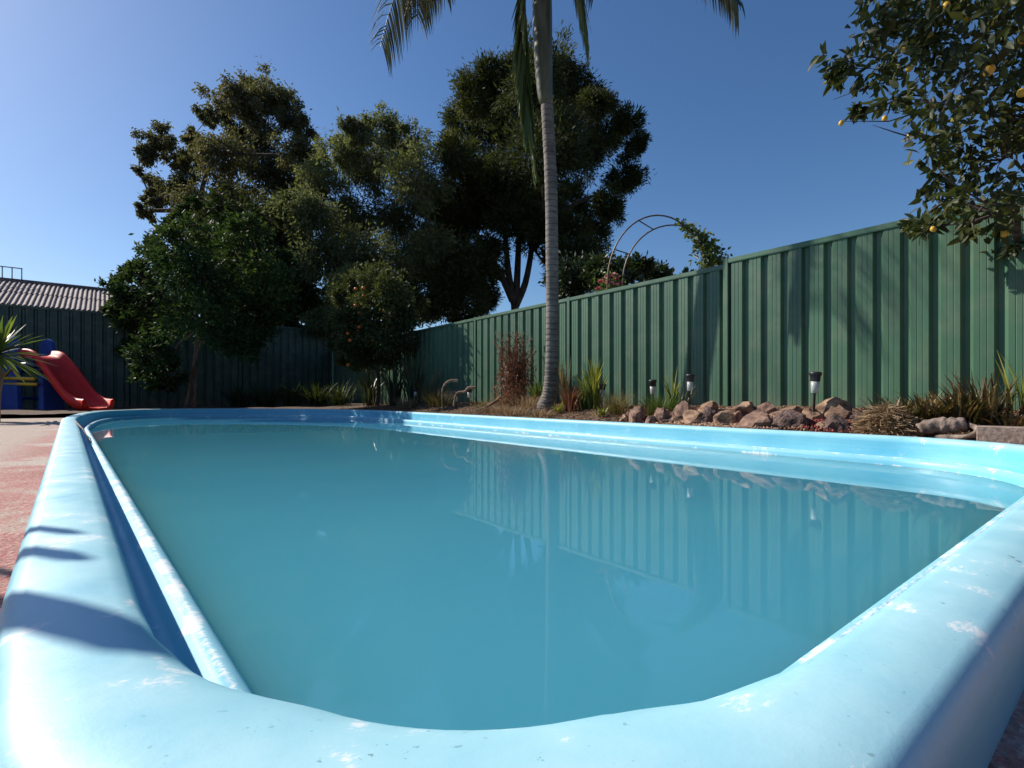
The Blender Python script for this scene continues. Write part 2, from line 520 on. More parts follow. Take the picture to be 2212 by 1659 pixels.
def path_normals(path):
    out = []
    n = len(path)
    for i in range(n):
        t = (path[(i+1) % n] - path[i-1]).normalized()
        out.append(Vector((t.y, -t.x)))      # counter-clockwise path: outward
    return out
pnorm = path_normals(path)
# per-point channel weight: the overflow channel closes at the near-left corner
def chan(p):
    if p.y < 1.1 and p.x < 1.5:
        a = sstep(0.48, 0.86, p.y)
        b = sstep(0.34, 0.70, p.x)
        return max(a, b)
    if p.y < 0.6 and p.x < 3.2:
        return sstep(0.34, 0.70, p.x)
    return 1.0
# (inward distance, height below coping top, wear, fade) with and without the channel
PROF = [  # full channel          , merged
    (-0.131, -0.22, 0, 0.1,       -0.131, -0.22, 0, 0.1),
    (-0.130, -0.050, 0.1, 0.2,    -0.130, -0.050, 0.1, 0.2),
    (-0.127, -0.024, 0.15, 0.4,   -0.127, -0.024, 0.15, 0.4),
    (-0.119, -0.009, 0.2, 0.7,    -0.119, -0.009, 0.2, 0.7),
    (-0.104, -0.001, 0.2, 0.9,    -0.104, -0.001, 0.2, 0.9),
    (-0.060, 0.002, 0.1, 1.0,     -0.060, 0.002, 0.1, 1.0),
    (-0.024, 0.000, 0.15, 0.9,    -0.020, 0.001, 0.05, 1.0),
    (-0.008, -0.006, 0.25, 0.7,    0.012, -0.003, 0.1, 0.9),
    (0.002, -0.020, 0.2, 0.3,      0.042, -0.008, 0.15, 0.9),
    (0.006, -0.045, 0.0, 0.0,      0.068, -0.016, 0.15, 0.8),
    (0.016, -0.105, 0.0, 0.0,      0.090, -0.028, 0.2, 0.7),
    (0.034, -0.160, 0.0, 0.0,      0.108, -0.043, 0.3, 0.6),   # index 11: bottom of channel, seam of the two parts
    (0.056, -0.171, 0.0, 0.0,      0.121, -0.059, 0.3, 0.5),
    (0.078, -0.160, 0.0, 0.1,      0.131, -0.076, 0.35, 0.5),
    (0.096, -0.143, 0.35, 0.3,     0.138, -0.094, 0.3, 0.4),
    (0.114, -0.137, 0.80, 0.6,     0.143, -0.112, 0.3, 0.4),
    (0.130, -0.141, 0.30, 0.5,     0.147, -0.130, 0.2, 0.3),
    (0.142, -0.154, 0.05, 0.3,     0.150, -0.148, 0.1, 0.2),
    (0.149, -0.172, 0.0, 0.1,      0.152, -0.170, 0.0, 0.0),
    (0.153, -0.188, 0.3, 0.1,      0.154, -0.188, 0.2, 0.1),
    (0.155, -0.194, 0.4, 0.2,      0.155, -0.194, 0.3, 0.2),
    (0.157, -0.21, 0.1, 0.1,       0.157, -0.21, 0.1, 0.1),
    (0.170, -0.30, 0, 0,           0.170, -0.30, 0, 0),
    (0.210, -0.70, 0, 0,           0.210, -0.70, 0, 0),
    (0.320, -1.40, 0, 0,           0.320, -1.40, 0, 0),
]
def prof_rows(i0, i1, extra=None):
    V, W, F = [], [], []
    for i in range(NP):
        c = chan(path[i])
        for k in range(i0, i1 + 1):
            a = PROF[k]
            d = a[0]*c + a[4]*(1-c); z = a[1]*c + a[5]*(1-c)
            if d > 0:
                d *= 0.91
            if d < 0 and path[i].x < 2:
                d *= 1 + 0.2*sstep(0.35, 1.1, path[i].y)
            V.append((path[i].x - pnorm[i].x*d, path[i].y - pnorm[i].y*d, COPING_Z + z))
            W.append(a[2]*c + a[6]*(1-c)); F.append(a[3]*c + a[7]*(1-c))
    K = i1 - i0 + 1
    faces = []
    for i in range(NP):
        j = (i + 1) % NP
        for k in range(K - 1):
            faces.append((i*K+k, j*K+k, j*K+k+1, i*K+k+1))
    return np.array(V), np.array(faces), W, F
pool = empty('swimming_pool', 'pale blue in-ground fibreglass swimming pool with rolled coping, filled with cloudy water', 'swimming pool')
V_, F_, W_, D_ = prof_rows(0, 11)
coping = new_mesh('coping', V_, F_, M['pool'], pool, True, {'wear': W_, 'fade': D_})
V_, F_, W_, D_ = prof_rows(11, len(PROF) - 1)
nV = len(V_)
K = len(PROF) - 11
floor_idx = [i*K + K - 1 for i in range(NP)]
cent = np.mean([[p.x, p.y] for p in path], axis=0)
V2 = np.vstack([V_, [[cent[0], cent[1], COPING_Z - 1.6]]])
fl = [list(f) for f in F_] + [[floor_idx[i], floor_idx[(i+1) % NP], nV] for i in range(NP)]
wall = new_mesh('inner_wall', V2, fl, M['pool'], pool, True, {'wear': W_ + [0], 'fade': D_ + [0]})

# cloudy water body
def inset(d):
    return [Vector((path[i].x - pnorm[i].x*d, path[i].y - pnorm[i].y*d)) for i in range(NP)]
wt = inset(0.1415)
b = len(wt)
wv = [(p.x, p.y, WATER_Z) for p in wt] + [(p.x, p.y, WATER_Z - 1.0) for p in wt]
wf = [tuple(range(b)), tuple(reversed(range(b, 2*b)))] + [(i, b+i, b+(i+1) % b, (i+1) % b) for i in range(b)]
water = kind(new_mesh('water', wv, wf, M['water']), 'structure')

# faint lettering stamped on the inner face of the right-hand coping
tcu = bpy.data.curves.new('lettering', 'FONT')
tcu.body = 'Ieons'
tcu.size = 0.085
tcu.extrude = 0.0008
tob = bpy.data.objects.new('lettering_curve', tcu)
COL.objects.link(tob)
bpy.context.view_layer.update()
tme = bpy.data.meshes.new_from_object(tob)
bpy.data.objects.remove(tob)
tme.materials.clear()
tme.materials.append(M['ink'])
to = bpy.data.objects.new('lettering', tme)
COL.objects.link(to)
tp = gp(1199, 4.31)
to.location = (4.3185, tp.y, COPING_Z - 0.190)
to.rotation_euler = (R(90), 0, R(-90))
to.parent = pool

# ------------------------------------------------------------------ ground, paving, garden bed
def ring(name, offs, i0, i1, zf, mat, smooth=True, closed=False):
    idx = [i % NP for i in range(i0, i1 + 1)]
    V = []
    for i in idx:
        for o in offs:
            x = path[i].x + pnorm[i].x*o; y = path[i].y + pnorm[i].y*o
            V.append((x, y, zf(x, y, o)))
    K = len(offs)
    n = len(idx)
    F = []
    for i in range(n if closed else n - 1):
        j = (i + 1) % n
        for k in range(K - 1):
            F.append((i*K+k, i*K+k+1, j*K+k+1, j*K+k))
    return new_mesh(name, np.array(V), np.array(F), mat, None, smooth)
kind(ring('ground', [0.127, 1, 3, 8, 25, 80, 300, 1500], 0, NP - 1, lambda x, y, o: -0.05, M['ground'], closed=True), 'structure')

def soil_z(x, y):
    n1 = noise.noise(Vector((x*1.3, y*1.3, 3.0))) * 0.035 + noise.noise(Vector((x*5, y*5, 1.0))) * 0.014
    base = 0.075 + 0.19 * sstep(4.6, 5.8, x) * (1 - 0.5*sstep(9, 12, y)) + 0.03 * sstep(13, 15, y)
    mound = 0.07 * math.exp(-((x - 5.05)/0.3)**2) * sstep(1.4, 2.1, y) * (1 - sstep(3.3, 3.9, y))
    return base + n1 + mound
iR = min(range(NP), key=lambda i: (path[i] - Vector((4.16, 0.53))).length)
iL = min(range(NP), key=lambda i: (path[i] - Vector((-0.10, 12.8))).length)
offs = [0.118, 0.16, 0.25] + [0.25 + 0.08*k for k in range(1, 26)] + [2.4, 2.8, 3.4, 4.6, 6.0]
garden = kind(ring('garden_bed', offs, iR, iL + (NP if iL < iR else 0), lambda x, y, o: soil_z(x, y) * (0.75 + 0.25*sstep(0.1, 0.4, o)), M['soil']), 'structure')

def wl(p):
    return 1 + (0.2*sstep(0.35, 1.1, p.y) if p.x < 2 else 0)
# worn red paving on the near and left-hand sides
lp = []
i = iL
poly = [(-1.55, 13.3), (-9, 12.4), (-9, -8), (9, -8), (9, -0.2), (5.0, -0.05)]
idx = list(range(iL, iR + (NP if iR < iL else 0) + 1))
edge = [(path[i % NP].x + pnorm[i % NP].x*0.125*wl(path[i % NP]), path[i % NP].y + pnorm[i % NP].y*0.125*wl(path[i % NP])) for i in idx]
pv = edge + list(reversed(poly))
deck = kind(new_mesh('paving', [(x, y, 0.0) for x, y in pv] + [(x, y, -0.12) for x, y in pv],
    [tuple(range(len(pv)))] + [(k, len(pv)+k, len(pv)+(k+1) % len(pv), (k+1) % len(pv)) for k in range(len(pv))], M['deck']), 'structure')

# ------------------------------------------------------------------ fences
def sheet_mesh(name, L, H, mat, pans=4):
    pitch = L / pans
    d = 0.042
    prof = []
    for k in range(pans):
        s = k * pitch
        prof += [(s, d), (s + 0.030, d), (s + 0.054, 0.0)]     # slope that turns away from the sun
        w0, w1 = s + 0.054, s + pitch - 0.040
        for q in (0.33, 0.66):
            m_ = w0 + (w1 - w0) * q
            prof += [(m_ - 0.005, 0.0), (m_, 0.003), (m_ + 0.005, 0.0)]
        prof += [(w1, 0.0), (w1 + 0.032, d)]
    prof.append((L, d))
    V, F = [], []
    for (s, q) in prof:
        V += [(q, s, 0), (q, s, H)]
    for k in range(len(prof) - 1):
        F.append((2*k, 2*k+1, 2*k+3, 2*k+2))
    me = bpy.data.meshes.new(name)
    me.from_pydata(V, [], F)
    me.materials.append(mat)
    return me

def box_obj(name, lo, hi, mat, parent, bev=0.0):
    bm = bmesh.new()
    bmesh.ops.create_cube(bm, size=1)
    for v in bm.verts:
        v.co = Vector(((lo[0]+hi[0])/2 + v.co.x*(hi[0]-lo[0]), (lo[1]+hi[1])/2 + v.co.y*(hi[1]-lo[1]), (lo[2]+hi[2])/2 + v.co.z*(hi[2]-lo[2])))
    if bev:
        bmesh.ops.bevel(bm, geom=bm.edges[:], offset=bev, segments=1, affect='EDGES')
    me = bpy.data.meshes.new(name)
    bm.to_mesh(me)
    bm.free()
    me.materials.append(mat)
    o = bpy.data.objects.new(name, me)
    COL.objects.link(o)
    o.parent = parent
    return o

def fence(name, label, origin, rz, posts, tops, mat, z0=0.08):
    """local y runs along the fence, local -x faces the pool"""
    root = empty(name, label, 'fence', loc=(origin[0], origin[1], 0))
    root.rotation_euler = (0, 0, rz)
    cache = {}
    for k in range(len(posts) - 1):
        a, c = posts[k], posts[k+1]
        top = tops[k]
        n = 3
        L = (c - a - 0.07) / n
        key = (round(L, 3), round(top, 3))
        if key not in cache:
            cache[key] = sheet_mesh('sheet_panel', L + 0.003, top - z0 - 0.05, mat)
        for q in range(n):
            o = bpy.data.objects.new('sheet_panel', cache[key])
            COL.objects.link(o)
            o.parent = root
            o.location = (random.uniform(-0.002, 0.002), a + 0.035 + q*L, z0 + 0.03)
        # top rail with a rounded lip, bottom rail
        mb = MB()
        prof = [(-0.012, -0.062), (-0.016, -0.05), (-0.016, -0.006), (-0.008, 0.0), (0.062, 0.0), (0.070, -0.006), (0.070, -0.05), (0.066, -0.062)]
        y0, y1 = a + 0.034, c - 0.034
        mb.v = [(x, y0, top + z) for x, z in prof] + [(x, y1, top + z) for x, z in prof]
        m_ = len(prof)
        mb.f = [(i, i+1, m_+i+1, m_+i) for i in range(m_-1)] + [(m_-1, 0, m_, 2*m_-1)] + [tuple(reversed(range(m_))), tuple(range(m_, 2*m_))]
        mb.build('top_rail', mat, root)
        box_obj('bottom_rail', (-0.014, y0, z0 - 0.02), (0.068, y1, z0 + 0.05), mat, root)
    for k, a in enumerate(posts):
        top = max(tops[max(0, k-1)], tops[min(len(tops)-1, k)])
        p = box_obj('post', (-0.019, a - 0.035, -0.2), (0.073, a + 0.035, top + 0.012), mat, root, 0.006)
    return root
T_LOW, T_HIGH = EYE + 1.70, EYE + 1.765
posts = [-2.25, 0.60, 3.45, 6.30, 9.15, 12.0, 14.85, 17.93]
fence_side = fence('boundary_fence', 'sunlit green corrugated steel fence with a stepped top behind the rock garden', (6.22, 0), 0,
    posts, [T_HIGH, T_HIGH] + [T_LOW]*5, M['fence'])
# far fence: local y -> world -x so that local -x faces the pool
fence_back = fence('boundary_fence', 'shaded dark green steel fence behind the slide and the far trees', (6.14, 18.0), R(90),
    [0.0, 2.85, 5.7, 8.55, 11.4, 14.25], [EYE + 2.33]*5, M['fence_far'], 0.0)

# ------------------------------------------------------------------ foliage machinery
def unit(n):
    v = rng.normal(size=(n, 3))
    return v / np.linalg.norm(v, axis=1, keepdims=True)

def leaves_arrays(P, D, length, width, tint, fold=False):
    """one leaf per point P along direction D; diamond (or folded six-point) blades"""
    n = len(P)
    Nn = unit(n)
    S = np.cross(D, Nn)
    S /= (np.linalg.norm(S, axis=1, keepdims=True) + 1e-9)
    U = np.cross(S, D)
    L = (length * rng.uniform(0.65, 1.25, n))[:, None]
    W = (width * rng.uniform(0.7, 1.25, n))[:, None]
    if not fold:
        V = np.stack([P, P + D*L*0.45 + S*W*0.5, P + D*L, P + D*L*0.45 - S*W*0.5], axis=1).reshape(-1, 3)
        F = (np.arange(n)[:, None]*4 + np.arange(4)[None, :])
        T = np.repeat(tint, 4)
    else:
        V = np.stack([P, P + D*L*0.3 + S*W*0.5 + U*W*0.14, P + D*L*0.72 + S*W*0.36 + U*W*0.06, P + D*L - U*L*0.10,
                      P + D*L*0.72 - S*W*0.36 + U*W*0.06, P + D*L*0.3 - S*W*0.5 + U*W*0.14, P + D*L*0.5 - U*W*0.03], axis=1).reshape(-1, 3)
        q = np.array([[0, 1, 2, 6], [6, 2, 3, 3], [0, 6, 4, 5], [6, 3, 4, 4]])
        base = np.arange(n)[:, None, None]*7
        tri = np.array([[0, 1, 6], [1, 2, 6], [2, 3, 6], [3, 4, 6], [4, 5, 6], [5, 0, 6]])
        F = (base + tri[None]).reshape(-1, 3)
        T = np.repeat(tint, 7)
    return V, F, T

def clump_points(C, Rr, twigs, per, sig, squash=0.85):
    """points gathered on twigs inside a clump; returns points and the outward direction of each"""
    d = unit(twigs)
    ph = rng.uniform(0, 6.28, 6)
    kk = rng.normal(size=(3, 3)) * 2.6
    lob = 1 + 0.28*np.sin(d @ kk[0] + ph[0]) + 0.24*np.sin(d @ kk[1]*1.7 + ph[1]) + 0.16*np.sin(d @ kk[2]*3.1 + ph[2])
    rad = Rr * lob * rng.uniform(0.2, 1.0, twigs) ** 0.6
    tips = C + d * rad[:, None] * np.array([1, 1, squash])
    P = np.repeat(tips, per, axis=0) + rng.normal(size=(twigs*per, 3)) * Rr * sig
    out = P - C
    out /= (np.linalg.norm(out, axis=1, keepdims=True) + 1e-6)
    return tips, P, out

def make_tree(name, label, cat, clumps, Z, base, trunk_r, fork, mats, leaf=(0.2, 0.08), dens=1.0, twigs=16, per=40, sig=0.2,
              droop=0.3, spread=1.0, group=None, fold=False, bark='bark', tint_top=0.0, trunks=1, depth_k=0.8, paths=None):
    base = Vector(base)
    root = empty(name, label, cat, group, base)
    xs = np.array([c[0] for c in clumps], float)
    cx, hw = (xs.min() + xs.max())/2, (xs.max() - xs.min())/2 + 30
    AP, AD, AT = [], [], []
    limbs = MB()
    tips_all = []
    fork = Vector(fork)
    cents = []
    for (x, y, r) in clumps:
        k = math.sqrt(max(0.05, 1 - ((x - cx)/hw)**2))
        dz = random.uniform(-1, 1) * hw / 1106 * Z * depth_k * k
        C = at(x, y, Z)
        fwd = Vector((SN, CS, 0))
        C = C + fwd * dz
        # keep its bearing and height above the eye
        s = (Z + dz) / Z
        C = Vector((C.x + 0, C.y + 0, C.z))
        side = (x - 1106) / 1106
        C += Vector((CS, -SN, 0)) * (side * dz) + Vector((0, 0, (HZ - y)/1106*dz))
        Rr = r / 1106 * Z
        tw = max(4, int(twigs * dens * (r / 50.0) ** 1.3))
        tips, P, out = clump_points(np.array(C), Rr, tw, per, sig)
        D = out * spread + unit(len(P)) * 0.8 + np.array([0, 0, -droop])
        D /= np.linalg.norm(D, axis=1, keepdims=True)
        AP.append(P); AD.append(D)
        t0 = rng.uniform(0.0, 0.45)
        AT.append(np.clip(t0 + rng.uniform(0, 0.55, len(P)) , 0, 1))
        cents.append((C, Rr, tips))
    P = np.vstack(AP); D = np.vstack(AD); T = np.concatenate(AT)
    V, F, TT = leaves_arrays(P, D, leaf[0], leaf[1], T, fold)
    V = V - np.array(base)
    # trunk(s)
    tr = MB()
    forks = []
    pnodes = []
    for q in range(trunks):
        b0 = Vector((random.uniform(-.12, .12)*q, random.uniform(-.12, .12)*q, -0.1))
        f = fork - base + (Vector((random.uniform(-.5, .5), random.uniform(-.4, .4), random.uniform(-.3, .5))) * (0.6 if q else 0))
        mid = b0.lerp(f, 0.5) + Vector((random.uniform(-1, 1), random.uniform(-1, 1), 0)) * 0.04 * f.length
        pts = catmull([b0, b0.lerp(mid, .5) + Vector((0.02, 0, 0)), mid, f], 4)
        rad = np.linspace(trunk_r * (1 if q == 0 else 0.7), trunk_r * (0.62 if q == 0 else 0.4), len(pts))
        rad[0] *= 1.25
        tr.tube(pts, list(rad), 8)
        forks.append(f)
    for pth in (paths or []):
        pw = catmull([at(x, y, Z) - base for x, y in pth], 4)
        rr0 = trunk_r * 0.62
        tr.tube(pw, list(np.linspace(rr0, rr0*0.35, len(pw))), 7)
        pnodes += [(Vector(q), rr0*0.4) for q in pw[len(pw)//2:]]
    order = sorted(cents, key=lambda c: (c[0] - base - forks[0]).length)
    nodes = pnodes or [(f, trunk_r*0.6) for f in forks]
    for (C, Rr, tips) in order:
        c = C - base
        # grow from the nearest existing node, preferring lower ones
        bn = min(nodes, key=lambda nd: (nd[0] - c).length + 0.6*max(0, nd[0].z - c.z) + 0.25*(nd[0] - forks[0]).length)
        L = (c - bn[0]).length
        r1 = max(bn[1] * 0.62, 0.008 * (Z/10))
        mid = bn[0].lerp(c, 0.5) + Vector((random.uniform(-1, 1), random.uniform(-1, 1), random.uniform(-.2, .8))) * 0.1 * L
        pts = catmull([bn[0], mid, c], 4)
        limbs.tube(pts, list(np.linspace(bn[1]*0.85, r1, len(pts))), 6)
        nodes.append((Vector(pts[len(pts)//2]), (bn[1]*0.85 + r1)/2))
        nodes.append((c, r1))
        for tp_ in tips[:: max(1, len(tips)//10)]:
            e = Vector(tp_) - base
            m2 = c.lerp(e, 0.5) + Vector((random.uniform(-1, 1), random.uniform(-1, 1), random.uniform(-1, 1))) * 0.12 * Rr
            limbs.tube([c, m2, e], [r1*0.6, r1*0.4, r1*0.15], 4, False)
    tr.f += [tuple(i + len(tr.v) for i in f) for f in limbs.f]
    tr.v += limbs.v
    tr.build('trunk', M[bark], root, True)
    new_mesh('crown', V, F, M[mats], root, False, {'tint': TT})
    return root

def blades(base, n, h, spread, width, mat, name, parent=None, label=None, cat=None, group=None, curl=0.5, tmin=0, tmax=1, foot=0.1, segs=3, lean=(0, 0)):
    """tuft of arching blades as one mesh, base at the ground"""
    if parent is None:
        h, spread, width, foot = [q * LAST[0] for q in (h, spread, width, foot)]
    V, F, T = [], [], []
    for k in range(n):
        a = random.uniform(0, 2*math.pi)
        out = Vector((math.cos(a), math.sin(a), 0))
        hh = h * random.uniform(0.55, 1.1)
        sp = spread * random.uniform(0.1, 1.0) ** 0.8
        p0 = out * random.uniform(0, foot) + Vector((random.uniform(-1, 1), random.uniform(-1, 1), 0)) * foot * 0.4
        side = Vector((-out.y, out.x, 0)).lerp(Vector((random.uniform(-1, 1), random.uniform(-1, 1), 0)), 0.4).normalized()
        w = width * random.uniform(0.6, 1.2)
        t = random.uniform(tmin, tmax)
        b = len(V)
        for s in range(segs + 1):
            q = s / segs
            z = hh * (q - curl * 0.45 * q**3 * (sp / max(spread, .01)))
            p = p0 + out * sp * (q ** 1.7) + Vector((lean[0], lean[1], 0)) * q * q + Vector((0, 0, z))
            ww = w * (1 - q) ** 0.6 * (0.6 + 0.8*q if q < .5 else 1) if s < segs else w * 0.06
            V += [tuple(p - side*ww*0.5), tuple(p + side*ww*0.5)]
            T += [min(1, t + 0.1*q)]*2
        for s in range(segs):
            F.append((b+2*s, b+2*s+1, b+2*s+3, b+2*s+2))
    o = new_mesh(name, np.array(V), np.array(F), M[mat], parent, False, {'tint': T})
    o.location = base if parent is None else (0, 0, 0)
    if label:
        tag(o, label, cat or 'plant', group)
    return o

# ------------------------------------------------------------------ large trees
euc = [(545,190,42),(595,212,42),(505,212,42),(475,240,30),(560,250,55),(632,262,34),(446,250,24),(655,285,28),(425,305,26),(345,300,34),(318,330,28),
       (372,338,34),(404,356,30),(300,368,10),(340,398,26),(312,455,18),(330,430,22),(372,420,36),(480,330,50),(560,335,60),(640,330,42),(690,345,28),
       (665,375,48),(600,400,62),(500,420,60),(430,455,55),(560,480,70),(650,450,55),(520,290,40),(400,400,34),(610,500,56),(620,600,46),(480,600,56),(470,520,60),(580,560,70),(420,290,14)]
make_tree('eucalyptus_tree', 'tallest olive-brown eucalyptus with an irregular clumped crown beyond the back fence', 'tree', euc, 25.0,
    (*at(520, 853, 25).xy, 0), 0.36, at(530, 560, 25), 'euc', leaf=(0.18, 0.075), twigs=34, per=110, sig=0.15, droop=0.8, spread=0.5)
pine = [(1075,165,40),(1030,205,45),(1000,262,42),(985,325,36),(1125,150,36),(1205,150,44),(1160,172,52),(1255,190,42),(1100,240,70),(1200,250,70),
        (1288,232,34),(1305,290,44),(1352,262,28),(1372,318,24),(1060,320,70),(1180,330,70),(1262,330,48),(1345,385,38),(1318,440,34),(1285,498,38),
        (1000,400,56),(975,470,50),(1030,470,44),(1235,440,44),(1250,555,46),(1150,420,54),(1080,400,54),(960,545,50),(920,600,40),(985,630,48),(1045,650,34),
        (1225,500,42),(1260,590,40),(1010,560,48),(1210,600,30),(950,660,34),(1000,680,26),(1050,600,34),(1110,480,44),(1172,500,42),(1060,545,28),(1205,560,34),(1130,440,44),(1040,420,50)]
make_tree('casuarina_tree', 'big dark round-topped tree with bare forked trunk behind the palm', 'tree', pine, 21.0,
    (*at(1112, 853, 21).xy, 0), 0.26, at(1112, 655, 21), 'pine', leaf=(0.22, 0.046), twigs=58, per=96, sig=0.19, droop=-0.1, spread=0.9,
    paths=[[(1112,660),(1100,600),(1092,520),(1085,430),(1060,350)], [(1114,660),(1135,610),(1150,530),(1165,430),(1180,330)], [(1108,650),(1080,590),(1045,530),(1010,470),(985,400)], [(1114,655),(1118,580),(1122,480),(1125,380),(1120,260)], [(1150,540),(1190,480),(1240,440),(1290,420)]])
olive = [(752,274,9),(800,264,9),(842,260,10),(872,278,9),(725,300,8),(770,288,28),(832,282,36),(882,312,42),(742,330,38),(800,360,70),(900,385,55),(690,395,52),(668,465,48),(760,470,72),(860,480,72),(925,440,48),
         (650,560,38),(715,560,66),(800,560,66),(890,560,56),(648,630,34),(690,655,36),(760,625,44),(930,530,44),(640,500,22),(880,640,40),(640,675,26),(690,695,28),(735,690,34),(600,600,40),(860,690,30),(920,670,36)]
make_tree('bottlebrush_tree', 'bushy olive-green weeping tree hanging over the back fence', 'tree', olive, 19.5,
    (*at(820, 853, 19.5).xy, 0), 0.20, at(815, 620, 19.5), 'olive', leaf=(0.17, 0.050), twigs=48, per=96, sig=0.18, droop=0.5, spread=0.7)
shrub = [(300,595,30),(345,562,36),(395,520,40),(455,515,40),(385,475,20),(520,545,60),(570,600,52),(420,600,70),(500,640,72),(325,640,54),(268,635,26),
         (295,690,44),(370,690,48),(285,745,30),(330,770,38),(445,690,58),(560,680,54),(600,645,34),(355,800,28),(250,660,18),(540,740,30),(250,602,12),(275,585,16),(262,655,14),(240,672,12),(330,525,16),(365,492,16),(418,440,16),(400,458,16),(480,470,26),(540,490,28),(600,560,28),(345,820,24),(320,800,26),(500,740,40)]
make_tree('glossy_tree', 'dark glossy-leaved small tree with slim brown trunks in front of the back fence', 'tree', shrub, 13.4,
    (*at(417, 880, 13.4).xy, 0.05), 0.062, at(432, 690, 13.4), 'gloss', leaf=(0.115, 0.052), twigs=42, per=56, sig=0.17, droop=0.1, spread=0.7, trunks=3, bark='bark_red')
cit = [(770,610,26),(815,600,30),(855,625,30),(755,650,34),(800,660,42),(850,670,40),(745,690,26),(790,710,42),(840,715,40),(880,690,28),(755,745,26),(800,760,34),(845,765,26),(775,785,18),(735,640,18),(720,700,16),(900,650,18),(892,740,18),(770,588,12),(830,583,13),(742,780,12),(870,600,14),(722,745,12)]
mass = [(620,520,46),(600,600,56),(560,640,60),(640,640,40),(600,700,40),(520,490,50),(470,470,40),(560,560,60),(640,580,36),(500,700,50),(560,720,36),(450,620,60),(620,450,34)]
make_tree('shade_tree', 'very dark dense tree filling the gap behind the glossy-leaved tree', 'tree', mass, 19.0,
    (*at(560, 853, 19).xy, 0), 0.16, at(560, 700, 19), 'pine', leaf=(0.22, 0.10), twigs=44, per=60, sig=0.22, droop=0.2, spread=0.7)
ct = make_tree('orange_tree', 'dark orange tree dotted with orange fruit in the far fence corner', 'tree', cit, 13.4,
    (*at(812, 880, 13.4).xy, 0.05), 0.06, at(810, 740, 13.4), 'citrus', leaf=(0.10, 0.05), twigs=50, per=56, sig=0.24, droop=0.1, spread=0.8)
ico = None
def fruit_mesh(name, mat, squash=1.0):
    bm = bmesh.new()
    bmesh.ops.create_icosphere(bm, subdivisions=2, radius=1.0)
    for v in bm.verts:
        v.co.z *= squash
        if squash > 1 and abs(v.co.z) > 1.05:
            v.co.x *= 0.75; v.co.y *= 0.75
    me = bpy.data.meshes.new(name)
    bm.to_mesh(me); bm.free()
    me.polygons.foreach_set('use_smooth', np.ones(len(me.polygons), dtype=bool))
    me.materials.append(mat)
    return me
om = fruit_mesh('orange', M['orange'], 0.95)
for (x, y) in [(769,624),(785,622),(776,676),(751,720),(776,706),(840,690),(838,722),(836,706),(756,735),(785,640),(752,788),(768,660),(830,672),(806,735)]:
    o = bpy.data.objects.new('fruit', om)
    COL.objects.link(o)
    o.parent = ct
    o.location = at(x, y, 12.5 + random.uniform(-.1, .1)) - ct.location
    o.scale = (0.045,)*3

hed = [(1215,605,28),(1250,592,30),(1300,590,30),(1345,585,26),(1385,578,22),(1425,590,18),(1455,602,12),(1230,620,30),(1330,612,30),(1400,605,24),(1490,600,12)]
make_tree('dark_bush', 'dark leafy bush behind the fence under the garden arch', 'bush', hed, 13.0,
    (*at(1330, 853, 13).xy, 0), 0.08, at(1330, 680, 13), 'hedge', leaf=(0.13, 0.07), twigs=40, per=40, sig=0.26, droop=0.0)

# palm ------------------------------------------------------------------------
pb = at(1180, 885, 7.76)
pb.z = soil_z(pb.x, pb.y) - 0.03
palm = empty('palm_tree', 'tall slender palm with grey ringed trunk and drooping fronds', 'palm tree', loc=pb)
tp_ = [(1180,880,7.76,.147),(1188,845,7.74,.110),(1192,780,7.72,.097),(1193,640,7.66,.093),(1190,400,7.54,.090),(1181,215,7.45,.087)]
cen = catmull([(*at(x, y, Z), r) for x, y, Z, r in tp_], 40)
cen[0, 2] = pb.z
mb = MB()
pts, rads = [], []
for i, c in enumerate(cen):
    pts.append(Vector(c[:3]) - pb)
    ph = (c[2] / 0.085) % 1.0
    rads.append(c[3] * (1.0 + (0.05 if ph < 0.22 else 0.0)) + 0.002*noise.noise(Vector((c[2]*4, 0, 0))))
mb.tube(pts, rads, 16)
mb.build('trunk', M['palm_bark'], palm, True)
cs_ = catmull([(*at(1181,222,7.45),.090),(*at(1177,200,7.44),.112),(*at(1173,110,7.4),.135),(*at(1171,0,7.35),.140),(*at(1168,-90,7.3),.105),(*at(1166,-170,7.3),.05)], 6)
mb = MB()
mb.tube([Vector(c[:3]) - pb for c in cs_], [c[3] for c in cs_], 14)
mb.build('crownshaft', M['crownshaft'], palm, True)

